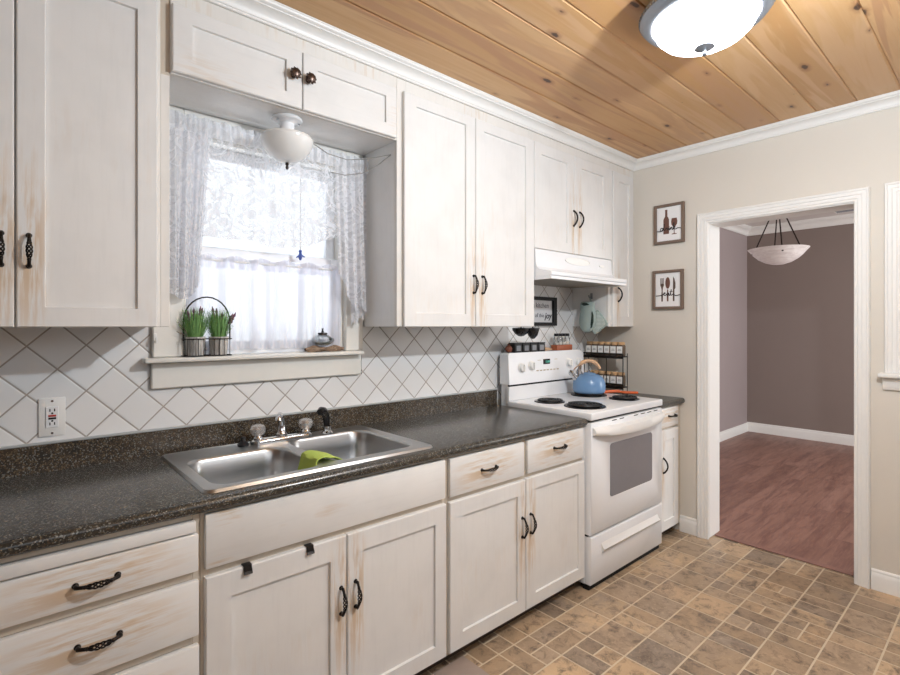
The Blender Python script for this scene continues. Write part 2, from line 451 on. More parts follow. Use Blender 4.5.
def mtx_front(x, y, z):      # text lying on a plane facing -y
    return Matrix.Translation((x, y, z)) @ Matrix.Rotation(pi/2, 4, 'X')
def mtx_endwall(x, y, z):    # text on a plane facing -x
    return Matrix.Translation((x, y, z)) @ Matrix.Rotation(-pi/2, 4, 'Z') @ Matrix.Rotation(pi/2, 4, 'X')

# wrought-iron twisted "birdcage" pull, long axis z, standing out along -y, feet on y=0
def pull_mesh():
    bm = nb(); L = .089; N = 22
    def path(s):
        return Vector((0, -.006-.022*sin(pi*(.08+.84*s))**.8, (s-.5)*L*.94))
    core = [path(i/N) for i in range(N+1)]
    for e in (0, 1):
        p = path(e*1.0)
        cyl(bm, (0, 0, p.z), (0, -.005, p.z), .0075, .0055, 12)
        s = [path(e + (1-2*e)*k*.05) for k in range(5)]
        tube(bm, [Vector((0, -.003, p.z))]+s, [.005, .0050, .0044, .0042, .0045, .0035], 10)
        ball(bm, path(e + (1-2*e)*.19), .0052, 10)
    for w in range(4):
        pts = []
        for i in range(N+1):
            s = .18+.64*i/N; a = 2*pi*(w/4+1.15*i/N); r = .0056*sin(pi*i/N)**.6+.0008
            pts.append(path(s)+Vector((cos(a)*r, sin(a)*r*.9, 0)))
        tube(bm, pts, .0021, 6)
    me = bpy.data.meshes.new('handle'); bm.to_mesh(me); bm.free(); me.materials.append(M['black_iron'])
    for p in me.polygons: p.use_smooth = True
    return me
PULL = pull_mesh()
def plain_pull_mesh():
    bm = nb(); pts = []
    for i in range(17):
        s = i/16; pts.append((0, -.002-.026*sin(pi*s)**.75, (s-.5)*.09))
    tube(bm, pts, [.0058]+[.0052]*15+[.0058], 8)
    for e in (-1, 1): cyl(bm, (0, 0, e*.045), (0, -.004, e*.045), .007, .006, 10)
    me = bpy.data.meshes.new('handle'); bm.to_mesh(me); bm.free(); me.materials.append(M['black_iron'])
    for p in me.polygons: p.use_smooth = True
    return me
PULL2 = plain_pull_mesh()

# shaker door on a plane facing -y : back at yb, front at yf
def door_bm(x0, x1, z0, z1, yb, yf, inner, rec=.009):
    bm = nb(); ch = .003
    ix0, ix1, iz0, iz1 = inner
    def loop(a0, a1, b0, b1, y): return [bm.verts.new(p) for p in ((a0,y,b0),(a1,y,b0),(a1,y,b1),(a0,y,b1))]
    L = [loop(x0,x1,z0,z1,yb), loop(x0,x1,z0,z1,yf+ch), loop(x0+ch,x1-ch,z0+ch,z1-ch,yf),
         loop(ix0,ix1,iz0,iz1,yf), loop(ix0+.002,ix1-.002,iz0+.002,iz1-.002,yf+rec)]
    for A, B in zip(L, L[1:]):
        for k in range(4): bm.faces.new((A[k], A[(k+1)%4], B[(k+1)%4], B[k]))
    bm.faces.new(L[0][::-1]); bm.faces.new(L[-1])
    return bm
def door(parent, x0, x1, z0, z1, yb, hx=None, hz=None, sw=.062, inner=None, mesh=None, rot=(0,0,0), label=None, th=.019, hname='handle', mat='paint_v'):
    if inner is None: inner = (x0+sw, x1-sw, z0+sw, z1-sw)
    yf = yb-th
    o = Vector((hx if hx is not None else x0, yf, hz if hz is not None else z0))
    d = obj('door', door_bm(x0, x1, z0, z1, yb, yf, inner), M[mat], parent, origin=o, smooth=False)
    if hx is not None:
        h = link_mesh(hname, mesh or PULL, d, o, rot)
        h['label'] = 'dark wrought twisted iron pull' if mesh is None else 'dark iron pull'
    return d
def drawer(parent, x0, x1, z0, z1, yb, hx=None, hz=None, th=.019, mesh=None, name='drawer', mat='paint_h', bev=.004):
    bm = nb(); box(bm, x0, x1, yb-th, yb, z0, z1, bev, 2)
    o = Vector((hx if hx is not None else x0, yb-th, hz if hz is not None else z0))
    d = obj(name, bm, M[mat], parent, origin=o)
    if hx is not None:
        h = link_mesh('handle', mesh or PULL, d, o, (0, pi/2, 0))
        h['label'] = 'dark wrought twisted iron pull'
    return d
def tile_plane_attr(ob, cols):
    me = ob.data; a = me.attributes.new('tint', 'FLOAT_COLOR', 'FACE')
    for i, c in enumerate(cols): a.data[i].color = (c[0], c[1], c[2], 1)
# ================================================================= SETTING
XE, YW, ZC = 3.340, 2.10, 2.50           # end wall, window wall, ceiling
X0, Y0 = -2.2, -2.0                      # the room runs on behind the camera
# ---- kitchen floor: stone-pattern vinyl, every patch its own face
bm = nb(); cols = []
def patch(x0, x1, y0, y1, z=.0015, g=.0035):
    x1 = min(x1, XE+.09); y1 = min(y1, YW)
    if x1-x0 < .02 or y1-y0 < .02: return
    v = [bm.verts.new(p) for p in ((x0+g,y0+g,z),(x1-g,y0+g,z),(x1-g,y1-g,z),(x0+g,y1-g,z))]
    bm.faces.new(v); cols.append((random.random(), random.random(), random.random()**2))
base = [bm.verts.new(p) for p in ((X0,Y0,0),(XE+.09,Y0,0),(XE+.09,YW,0),(X0,YW,0))]
bm.faces.new(base); cols.append((0,0,0))
UX, UY = .187, .174
rng = random.Random(5)
for j in range(-20, 5):
    y0 = 1.245+UY*j
    for i in range(-20, 12):
        x0 = 1.523+UX*i
        a, b, c, d = x0, x0+UX, y0, y0+UY
        k = rng.random(); xm = (a+b)/2; ym = (c+d)/2
        if k < .56: patch(a, b, c, d)
        elif k < .64: patch(a, xm, c, d); patch(xm, b, c, ym); patch(xm, b, ym, d)
        elif k < .76: patch(a, xm, c, ym); patch(a, xm, ym, d); patch(xm, b, c, d)
        elif k < .88: patch(a, b, c, ym); patch(a, b, ym, d)
        else: patch(a, xm, c, d); patch(xm, b, c, d)
for f in bm.faces: f.normal_update()
fl = struct('floor', bm, None, origin=(0,0,0), smooth=False, mats=[M['floor_tile'], M['grout']])
tile_plane_attr(fl, cols)
fl.data.polygons[0].material_index = 1
# ---- dining room floor, planks along x
bm = nb(); cols = []
y = -1.6; r2 = random.Random(3)
while y < 2.33:
    x = XE+.09-r2.random()*1.1
    while x < 7.15:
        x2 = x+1.2
        a, b = max(x, XE+.09), min(x2, 7.15); d = min(y+.125, 2.33)
        if b > a:
            v = [bm.verts.new(p) for p in ((a,y,.002),(b,y,.002),(b,d,.002),(a,d,.002))]
            bm.faces.new(v); cols.append((r2.random(), r2.random(), r2.random()))
        x = x2
    y += .125
fd = struct('floor_dining', bm, M['laminate'], origin=(0,0,0), smooth=False); tile_plane_attr(fd, cols)
bm = nb(); box(bm, XE+.075, XE+.12, .581, 1.303, .0021, .009, .003)
struct('trim_1', bm, plain('threshold_strip', '8A665C', .45))
# ---- ceiling: tongue-and-groove pine boards running along x
bm = nb(); cols = []
PW = .172; r3 = random.Random(11); y = 1.59-PW*22; g = .006
while y < YW:
    c = (r3.random(), r3.random(), r3.random()); b = min(y+PW, YW)
    prof = [(y, ZC+.006), (y+g, ZC), (b-g, ZC), (b, ZC+.006)]
    A = [bm.verts.new((X0, p, q)) for p, q in prof]; B = [bm.verts.new((XE, p, q)) for p, q in prof]
    for k in range(3): bm.faces.new((A[k], B[k], B[k+1], A[k+1])); cols.append(c)
    y += PW
ce = struct('ceiling', bm, M['pine'], origin=(0,0,0), smooth=False); tile_plane_attr(ce, cols)
# ---- walls
WX0, WX1, WZ0, WZ1 = .506, 1.198, 1.20, 2.085         # window hole
bm = nb()
for a in ((X0, WX0, 0, ZC+.1), (WX1, XE+.1, 0, ZC+.1), (WX0, WX1, 0, WZ0), (WX0, WX1, WZ1, ZC+.1)):
    box(bm, a[0], a[1], YW+.006, YW+.13, a[2], a[3])
struct('wall_back', bm, M['cream_wall'], smooth=False)
bm = nb()
for a in ((X0, .402, .9, 1.62), (.402, 1.292, .9, 1.112), (1.292, XE, .9, 1.75)): box(bm, a[0], a[1], YW, YW+.006, a[2], a[3])
struct('wall_back_tile', bm, M['tile'], smooth=False)
DY0, DY1, DZ = .574, 1.310, 1.995                        # doorway
RY1, RZ0, RZ1 = .392, 1.11, 2.0                        # window by the doorway
bm = nb()
for a in ((DY1, YW, 0, ZC+.1), (DY0, DY1, DZ, ZC+.1), (RY1, DY0, 0, ZC+.1), (-.45, RY1, 0, RZ0), (-.45, RY1, RZ1, ZC+.1), (Y0, -.45, 0, ZC+.1)):
    box(bm, XE, XE+.16, a[0], a[1], a[2], a[3])
struct('wall_right', bm, M['beige'], smooth=False)
bm = nb(); box(bm, X0-.1, X0, Y0, YW+.1, 0, ZC+.1); struct('wall_left', bm, M['taupe'], smooth=False)
bm = nb(); box(bm, X0-.1, XE, Y0-.1, Y0, 0, ZC+.1); struct('wall_front', bm, M['taupe'], smooth=False)
# dining room shell
DX, DYW, DC = 7.15, 2.33, 2.60
bm = nb(); box(bm, XE+.16, DX+.1, DYW, DYW+.1, 0, DC+.1); struct('wall_dining_left', bm, M['taupe_l'], smooth=False)
bm = nb(); box(bm, DX, DX+.1, -1.6, DYW, 0, DC+.1); struct('wall_dining_far', bm, M['taupe'], smooth=False)
bm = nb(); box(bm, XE+.16, DX, -1.6, DYW, DC, DC+.1); struct('ceiling_dining', bm, M['white_ceiling'], smooth=False)
bm = nb(); box(bm, XE+.16, XE+.161, YW+.13, DYW, 0, DC+.1); struct('wall_dining_near', bm, M['taupe_l'], smooth=False)
# crown mouldings -------------------------------------------------
CROWN = [(0, 0), (.010, 0), (.013, .004), (.013, .012), (.018, .014), (.019, .024), (.023, .038), (.031, .050), (.042, .059), (.053, .064), (.060, .066), (.060, .072), (.068, .075), (.074, .081), (.077, .089), (.080, .091), (.080, .10), (0, .10)]
def crown(name, axis, wall, a0, a1, zt, s=1.0, mat='trim'):
    sd, sh = s if isinstance(s, tuple) else (s, s)
    # profile d = distance from wall; runs along x (wall faces -y) or along y (wall faces -x)
    bm = nb()
    prism(bm, [(wall - d*sd, zt-.1*sh+h*sh) for d, h in CROWN], axis, a0, a1)
    return struct(name, bm, M[mat], ang=25)
YF = 1.817                                             # face frames of the wall cabinets
crown('trim_crown_cabinets', 'x', YF, X0, XE-.001, ZC-.001, (.78, .62))
crown('trim_crown_right', 'y', XE, Y0, YF-.001, ZC-.001, (.78, .60))
crown('trim_crown_dining_left', 'x', DYW, XE+.16, DX-.001, DC-.001, 1.0)
crown('trim_crown_dining_far', 'y', DX, -1.6, DYW-.001, DC-.001, 1.0)
# baseboards
BASE = [(0, 0), (.016, 0), (.016, .07), (.012, .082), (.009, .088), (.009, .096), (.004, .104), (0, .104)]
def basebd(name, axis, wall, a0, a1, s=1.0):
    bm = nb(); prism(bm, [(wall-d, .001+h*s) for d, h in BASE], axis, a0, a1); struct(name, bm, M['trim'], ang=20)
basebd('baseboard_right_corner', 'y', XE, 1.375, 1.486)
basebd('baseboard_right', 'y', XE, Y0, .508)
basebd('baseboard_dining_left', 'x', DYW, XE+.16, DX-.001, 1.05)
basebd('baseboard_dining_far', 'y', DX, -1.6, DYW-.001, 1.15)
# doorway casing (fluted profile) + jamb lining : structure door_1
def casing_profile(w):
    # (across, out)
    return [(0,0),(0,.010),(.006,.014),(w*.22,.014),(w*.26,.018),(w*.5,.018),(w*.54,.022),(w*.78,.022),(w*.82,.026),(w-.004,.026),(w,.020),(w,0)]
def casing_v(bm, yin, sgn, z0, z1, x=XE, w=.12):
    prism(bm, [(x-o, yin+sgn*a) for a, o in casing_profile(w)], 'z', z0, z1)
cw = .12
bm = nb()
dj = bpy.data.objects.new('door_1', None); C.objects.link(dj); dj['kind'] = 'structure'; dj.location = (XE, .91, 0); WORLD['door_1'] = Vector((XE,.91,0))
def mitre_casing(bm, y0, y1, z1, w, z0, x=XE, bottom=False):
    """three-sided casing round an opening y0..y1, top z1, swept with mitred corners"""
    path = [(y1, z0, 1, 0), (y1, z1, 1, 1), (y0, z1, -1, 1), (y0, z0, -1, 0)]
    rings = []
    for (py, pz, sy, sz) in path:
        rings.append([bm.verts.new((x-o, py+sy*a, pz+sz*a)) for a, o in casing_profile(w)])
    n = len(rings[0])
    for A, B in zip(rings, rings[1:]):
        for k in range(n): bm.faces.new((A[k], A[(k+1)%n], B[(k+1)%n], B[k]))
    bm.faces.new(rings[0]); bm.faces.new(rings[-1])
mitre_casing(bm, DY0+.004, DY1-.004, DZ-.001, .066, .001)
struct('casing', bm, M['trim'], dj, ang=20)
bm = nb()
box(bm, XE-.001, XE+.161, DY1-.006, DY1-.0005, .011, DZ-.001); box(bm, XE-.001, XE+.161, DY0+.0005, DY0+.006, .011, DZ-.001)
box(bm, XE-.001, XE+.161, DY0+.006, DY1-.006, DZ-.006, DZ-.0005)
struct('jamb', bm, M['trim'], dj, smooth=False)
# window beside the doorway : window_2
w2 = bpy.data.objects.new('window_2', None); C.objects.link(w2); w2['kind'] = 'structure'; w2.location = (XE, 0, RZ0); WORLD['window_2'] = Vector((XE,0,RZ0))
bm = nb(); mitre_casing(bm, -.45, RY1, RZ1-.0, .064, RZ0+.001); struct('casing', bm, M['trim'], w2, ang=20)
bm = nb(); box(bm, XE-.055, XE+.14, -.56, .477, RZ0-.022, RZ0, .006, 2); struct('sill', bm, M['trim'], w2)
bm = nb(); prism(bm, [(XE-d, RZ0-.023-h) for d, h in ((0,0),(.03,0),(.03,.012),(.022,.02),(.018,.05),(.012,.062),(0,.062))], 'y', -.53, .462); struct('apron', bm, M['trim'], w2, ang=20)
bm = nb()
box(bm, XE+.04, XE+.075, RY1-.045, RY1, RZ0, RZ1); box(bm, XE+.04, XE+.075, -.45, -.405, RZ0, RZ1)
for z in (RZ0, (RZ0+RZ1)/2-.02, RZ1-.045): box(bm, XE+.04, XE+.075, -.405, RY1-.045, z, z+.045)
struct('sash', bm, M['trim'], w2, smooth=False)
bm = nb(); box(bm, XE+.055, XE+.059, -.405, RY1-.045, RZ0+.045, RZ1-.045); struct('pane', bm, M['pane'], w2, smooth=False)
# ---- window over the sink : window_1
w1 = bpy.data.objects.new('window_1', None); C.objects.link(w1); w1['kind'] = 'structure'; w1.location = (.85, YW, WZ0); WORLD['window_1'] = Vector((.85,YW,WZ0))
bm = nb()
box(bm, .408, WX0+.004, YW-.022, YW+.005, 1.2312, 2.1595, .004); box(bm, WX1-.004, 1.288, YW-.022, YW+.005, 1.2312, 2.1595, .004)
box(bm, WX0+.004, WX1-.004, YW-.022, YW+.005, WZ1-.004, 2.1595, .004)
struct('casing', bm, M['wintrim'], w1)
bm = nb(); box(bm, .376, 1.268, YW-.066, YW+.004, 1.2135, 1.2305, .005, 2); box(bm, WX0, WX1, YW+.004, YW+.129, 1.2005, 1.2305); struct('sill', bm, M['wintrim'], w1)
bm = nb(); box(bm, .404, 1.279, YW-.020, YW-.0005, 1.117, 1.2125, .004); struct('apron', bm, M['wintrim'], w1)
bm = nb()
box(bm, WX0, WX0+.018, YW+.006, YW+.12, 1.2310, WZ1); box(bm, WX1-.018, WX1, YW+.006, YW+.12, 1.2310, WZ1); box(bm, WX0+.018, WX1-.018, YW+.006, YW+.12, WZ1-.018, WZ1)
struct('jamb', bm, M['wintrim'], w1, smooth=False)
def sash(z0, z1, y, rb, rt):
    bm = nb(); a, b = WX0+.018, WX1-.018
    box(bm, a, a+.042, y, y+.034, z0, z1, .003); box(bm, b-.042, b, y, y+.034, z0, z1, .003)
    box(bm, a+.042, b-.042, y, y+.034, z0, z0+rb, .003); box(bm, a+.042, b-.042, y, y+.034, z1-rt, z1, .003)
    s = struct('sash', bm, M['sash'], w1)
    bm = nb(); box(bm, a+.042, b-.042, y+.015, y+.019, z0+rb, z1-rt); p = struct('pane', bm, M['pane'], s, smooth=False)
sash(1.2310, 1.655, YW+.022, .055, .045)
sash(1.620, WZ1-.018, YW+.062, .045, .05)
# ================================================================= WALL CABINETS
ZB, ZD = 1.343, 2.380
YD = YF                                                  # doors hang on the face frame
def carcass(parent, x0, x1, z0, z1, rails, yf=YF, yb=YW-.001, zfill=None):
    bm = nb(); box(bm, x0, x1, yf+.019, yb, z0, z1, .001); obj('carcass', bm, M['paint_side'], parent)
    bm = nb()
    for r in rails: box(bm, r[0], r[1], yf, yf+.019, r[2], r[3], .0015)
    obj('face_frame', bm, M['paint_f'], parent)
ZT = 2.437
# left double cabinet
t = thing('wall_cabinet', 'cream distressed two-door wall cabinet at far left, cut by the photo edge', 'cabinet', (.03, YF, ZB))
carcass(t, -.345, .392, ZB, ZT, [(-.345,-.30,ZB,ZT),(.345,.378,ZB,ZT),(.378,.404,ZB,2.15),(-.30,.345,ZB,ZB+.03),(-.30,.345,2.36,ZT),(.012,.042,ZB+.03,2.36)])
bm = nb(); box(bm, .3785, .4055, YF+.006, YF+.016, 2.152, ZT); obj('shaded_stile', bm, M['paint_fb'], t)  # stile piece in darker paint, standing in for the shadow beside the bridge doors
door(t, -.300, .0255, ZB-.001, ZD, YD, hx=-.001, hz=1.551, inner=(-.238,-.036,1.398,2.318))
door(t, .0295, .366, ZB-.001, ZD, YD, hx=.056, hz=1.551, inner=(.090,.313,1.398,2.318))
# cabinet over the window
t = thing('bridge_cabinet', 'low two-door cabinet over the window with two round glass knobs', 'cabinet', (.85, YF, 2.16))
bm = nb(); box(bm, .4065, 1.2955, YF+.019, YW-.001, 2.16, ZT, .001); obj('carcass', bm, M['paint_side'], t)
bm = nb(); box(bm, .4065, 1.2955, YF, YF+.019, 2.16, 2.172, .001); box(bm, .4065, 1.2955, YF, YF+.019, 2.36, ZT, .001); box(bm, .4065,.43,YF,YF+.019,2.172,2.36,.001); box(bm,1.26,1.2955,YF,YF+.019,2.172,2.36,.001); box(bm,.84,.86,YF,YF+.019,2.172,2.36,.001)
obj('face_frame', bm, M['paint_f'], t)
for x0, x1, inn, kx in ((.408, .8475, (.467,.787,2.212,2.330), .812), (.8515, 1.283, (.911,1.228,2.215,2.330), .872)):
    d = obj('door', door_bm(x0, x1, 2.163, ZD, YD, YD-.019, inn), M['paint_hs'], t, origin=(kx, YD-.019, 2.279), smooth=False)
    bm = nb(); R = Matrix.Rotation(pi/2, 3, 'X')
    lathe(bm, [(0,0),(.011,0),(.011,.003),(.006,.006),(.006,.014)], (kx, YD-.019, 2.279), 16, R)
    k = obj('knob', bm, M['knobmetal'], d)
    bm = nb(); lathe(bm, [(.006,.012),(.015,.016),(.0195,.024),(.017,.031),(.008,.035),(0,.0355)], (kx, YD-.019, 2.279), 10, R)
    for a in range(10):
        ca, sa = cos(2*pi*a/10), sin(2*pi*a/10)
        tube(bm, [(kx+.016*ca, YD-.019-.016, 2.279+.016*sa), (kx+.021*ca, YD-.019-.024, 2.279+.021*sa), (kx+.012*ca, YD-.019-.034, 2.279+.012*sa)], .0022, 5)
    kk = obj('knob_rosette', bm, M['knobmetal'], d)
# tall double cabinet
t = thing('wall_cabinet', 'tall cream two-door wall cabinet just right of the window', 'cabinet', (1.76, YF, ZB))
carcass(t, 1.2965, 2.2195, ZB, ZT, [(1.2965,1.345,ZB,ZT),(2.19,2.2195,ZB,ZT),(1.345,2.19,ZB,ZB+.03),(1.345,2.19,2.36,ZT),(1.75,1.775,ZB+.03,2.36)])
door(t, 1.324, 1.7605, ZB-.001, ZD, YD, hx=1.747, hz=1.552, inner=(1.390,1.697,1.404,2.330))
door(t, 1.7635, 2.218, ZB-.001, ZD, YD, hx=1.808, hz=1.552, inner=(1.822,2.148,1.404,2.328))
# cabinet over the hood
t = thing('hood_cabinet', 'short cream two-door cabinet mounted over the range hood', 'cabinet', (2.62, YF, 1.78))
carcass(t, 2.2205, 3.029, 1.781, ZT, [(2.2205,2.25,1.781,ZT),(3.0,3.029,1.781,ZT),(2.25,3.0,1.781,1.81),(2.25,3.0,2.36,ZT)])
door(t, 2.222, 2.6015, 1.783, ZD, YD, hx=2.592, hz=1.998, inner=(2.283,2.53,1.842,2.318), mesh=PULL2)
door(t, 2.6045, 3.027, 1.783, ZD, YD, hx=2.655, hz=1.998, inner=(2.676,2.925,1.842,2.318), mesh=PULL2)
# narrow cabinet in the corner
t = thing('corner_cabinet', 'narrow cream wall cabinet in the corner beside the beige wall, mitts on its side', 'cabinet', (3.18, YF, ZB))
bm = nb(); box(bm, 3.0115, XE-.001, YF+.019, YW-.001, ZB, 1.779, .001); box(bm, 3.031, XE-.001, YF+.019, YW-.001, 1.78, ZT, .001); obj('carcass', bm, M['paint_side'], t)
bm = nb(); box(bm, 3.0115, 3.05, YF, YF+.019, ZB, 1.779, .001); box(bm, 3.031, 3.05, YF, YF+.019, 1.78, ZT, .001); box(bm, 3.27, XE-.001, YF, YF+.019, ZB, ZT, .001); box(bm, 3.05,3.27,YF,YF+.019,ZB,ZB+.03,.001); box(bm, 3.05,3.27,YF,YF+.019,2.36,ZT,.001); obj('face_frame', bm, M['paint_f'], t)
door(t, 3.040, 3.300, ZB-.001, ZD, YD, hx=3.105, hz=1.557, inner=(3.115,3.245,1.41,2.32), mesh=PULL2)
# ================================================================= RANGE HOOD
t = thing('range_hood', 'white under-cabinet range hood above the electric stove', 'range hood', (2.615, 1.8, 1.60))
HX0, HX1 = 2.2235, 3.010
bm = nb(); prism(bm, [(YW-.001,1.622),(1.700,1.622),(1.686,1.624),(1.684,1.630),(1.684,1.640),(1.690,1.646),(1.735,1.654),(1.768,1.664),(1.786,1.680),(1.792,1.702),(1.797,1.779),(YW-.001,1.779)], 'x', HX0, HX1)
obj('canopy', bm, M['white_enamel'], t, ang=30)
bm = nb(); box(bm, HX0, HX1, 1.686, 1.70, 1.604, 1.6215, .002); box(bm, HX0, HX0+.012, 1.70, YW-.002, 1.604, 1.6215); box(bm, HX1-.012, HX1, 1.70, YW-.002, 1.604, 1.6215)
obj('rim', bm, M['white_enamel'], t)
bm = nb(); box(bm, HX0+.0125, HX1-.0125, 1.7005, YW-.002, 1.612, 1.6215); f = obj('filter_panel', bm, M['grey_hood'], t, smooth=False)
nrm = Vector((0, -(1.735-1.664), -(1.792-1.720))).normalized()
R = Matrix.Rotation(pi/2, 3, 'X')
bm = nb(); lathe(bm, [(0,.002),(.118,.002),(.122,.005),(.130,.005),(.134,-.003)], (2.631, 1.7935, 1.737), 40, R, (1, .17)); obj('vent_cover', bm, M['trim'], t)
bm = nb(); lathe(bm, [(0,.006),(.026,.005),(.030,-.003)], (2.89, 1.7935, 1.730), 24, R, (1, .3)); obj('switch', bm, M['trim'], t)
# ================================================================= BASE CABINETS
YB = 1.487
ZC0, ZC1 = .840, .876                                    # counter underside / top
FB = .058
ZF1 = ZC0-.0005
def base_carcass(t, x0, x1, rails, solid=True):
    bm = nb()
    if solid: box(bm, x0, x1, YB+.019, YW-.001, .085, ZC0-.0005, .001)
    else:
        for a in ((x0,x1,YB+.019,YW-.001,.085,.105),(x0,x0+.017,YB+.019,YW-.001,.105,ZF1),(x1-.017,x1,YB+.019,YW-.001,.105,ZF1),(x0+.017,x1-.017,YW-.012,YW-.001,.105,ZF1)): box(bm, *a)
    obj('carcass', bm, M['paint_side'], t)
    bm = nb()
    for r in rails: box(bm, r[0], r[1], YB, YB+.019, r[2], r[3], .0015)
    obj('face_frame', bm, M['paint_fb'], t)
    bm = nb(); box(bm, x0, x1, YB+.050, YB+.065, .0017, .0845); obj('toe_kick', bm, M['toekick'], t, smooth=False)
# bank of drawers
t = thing('drawer_cabinet', 'cream distressed bank of wide drawers under the counter at far left', 'cabinet', (.05, YB, .001))
base_carcass(t, -.30, .4045, [(-.30,-.27,FB,ZF1),(.386,.4045,FB,ZF1),(-.27,.386,FB,.09),(-.27,.386,.822,ZF1),(-.27,.386,.66,.688),(-.27,.386,.486,.515),(-.27,.386,.28,.31)])
bm = nb(); box(bm, -.29, .391, YB-.018, YB, .7910, .8215, .003, 2); obj('cutting_board', bm, M['paint_h2'], t)
drawer(t, -.29, .397, .686, .7868, YB, hx=.171, hz=.737)
drawer(t, -.29, .398, .513, .662, YB, hx=.175, hz=.592)
drawer(t, -.29, .399, .305, .488, YB, hx=.175, hz=.40)
drawer(t, -.29, .399, .075, .280, YB, hx=.175, hz=.185)
# sink base
t = thing('sink_cabinet', 'cream distressed sink cabinet with plain front panel over two doors', 'cabinet', (.85, YB, .001))
base_carcass(t, .4055, 1.2895, [(.4055,.424,FB,ZF1),(1.270,1.2895,FB,ZF1),(.424,1.270,FB,.09),(.424,1.270,.83,ZF1),(.424,1.270,.645,.70),(.838,.860,.09,.645)], False)
bm = nb(); box(bm, .414, 1.277, YB-.019, YB, .682, .831, .004, 2); obj('front_panel', bm, M['paint_h2'], t)
door(t, .414, .8470, .072, .660, YB, hx=.826, hz=.452, inner=(.483,.789,.132,.590))
door(t, .8510, 1.282, .072, .660, YB, hx=.880, hz=.456, inner=(.911,1.226,.132,.594))
# two drawers over two doors
t = thing('base_cabinet', 'cream base cabinet with two drawers over two doors, between sink and stove', 'cabinet', (1.75, YB, .001))
base_carcass(t, 1.2905, 2.2195, [(1.2905,1.31,FB,ZF1),(2.195,2.2195,FB,ZF1),(1.31,2.195,FB,.09),(1.31,2.195,.828,ZF1),(1.31,2.195,.65,.69),(1.738,1.770,.69,.828)])
drawer(t, 1.3005, 1.742, .679, .829, YB, hx=1.515, hz=.755)
drawer(t, 1.766, 2.204, .681, .832, YB, hx=2.000, hz=.768)
door(t, 1.2995, 1.7510, .072, .659, YB, hx=1.727, hz=.452, inner=(1.367,1.697,.134,.595))
door(t, 1.7550, 2.211, .072, .662, YB, hx=1.784, hz=.456, inner=(1.822,2.160,.130,.606))
# narrow base by the end wall
t = thing('narrow_base_cabinet', 'narrow cream base cabinet squeezed between stove and beige wall', 'cabinet', (3.17, YB, .001))
base_carcass(t, 2.9885, XE-.001, [(2.9885,3.02,FB,ZF1),(3.24,XE-.001,FB,ZF1),(3.02,3.24,FB,.09),(3.02,3.24,.828,ZF1),(3.02,3.24,.69,.72)])
drawer(t, 3.0, 3.270, .714, .834, YB, hx=3.175, hz=.780)
door(t, 3.0, 3.270, .072, .697, YB, hx=3.063, hz=.481, inner=(3.075,3.215,.13,.632), mesh=PULL2)
# ================================================================= COUNTERTOPS
YC = 1.456
def ctop(name, x0, x1, label, hole=None):
    t = thing(name, label, 'countertop', ((x0+x1)/2, 1.8, ZC0))
    bm = nb()
    r = (ZC1-ZC0)/2
    nose = [(YC+r-r*cos(a), ZC0+r+r*sin(a)) for a in [-pi/2+pi*k/8 for k in range(9)]]
    def slab(xa, xb, ya, yb):
        if ya is None: prism(bm, nose+[(yb, ZC1), (yb, ZC0)], 'x', xa, xb)
        else: box(bm, xa, xb, ya, yb, ZC0, ZC1)
    if hole is None: slab(x0, x1, None, YW-.0195)
    else:
        hx0, hx1, hy0, hy1 = hole
        slab(x0, hx0, None, YW-.0195); slab(hx1, x1, None, YW-.0195)
        slab(hx0, hx1, None, hy0); slab(hx0, hx1, hy1, YW-.0195)
    bmesh.ops.remove_doubles(bm, verts=bm.verts, dist=1e-5)
    obj('slab', bm, M['counter'], t, ang=40)
    bm = nb(); box(bm, x0, x1, YW-.019, YW-.001, ZC0, .9640, .002); s = obj('backsplash', bm, M['counter_b'], t)
    bm = nb(); box(bm, x0, x1, YW-.018, YW-.001, .9645, .9720, .0015); obj('edge_strip', bm, plain('pale_edge_strip', 'C3C8C9', .3, .3), s)
    return t
ctop('countertop', -.30, 2.2200, 'long dark speckled laminate countertop holding the sink, left of the stove', (.445, 1.232, 1.525, 2.022))
ctop('countertop', 2.9875, XE-.002, 'short dark speckled countertop between stove and beige wall')
# ================================================================= SINK
SZ = ZC1+.0005
t = thing('kitchen_sink', 'double-bowl stainless steel drop-in sink set in the dark countertop', 'sink', (.84, 1.77, SZ))
def rrect(x0, x1, y0, y1, r, z, n=5):
    pts = []
    for cx, cy, a0 in ((x1-r,y1-r,0),(x0+r,y1-r,90),(x0+r,y0+r,180),(x1-r,y0+r,270)):
        for k in range(n+1):
            a = radians(a0+90*k/n); pts.append((cx+r*cos(a), cy+r*sin(a), z))
    return pts
def bridge(bm, A, B):
    n = len(A)
    for k in range(n): bm.faces.new((A[k], A[(k+1)%n], B[(k+1)%n], B[k]))
SX0, SX1, SY0, SY1 = .421, 1.256, 1.501, 2.052
bowls = [(.462, .812, 1.545, 1.905), (.848, 1.213, 1.560, 1.975)]
bm = nb()
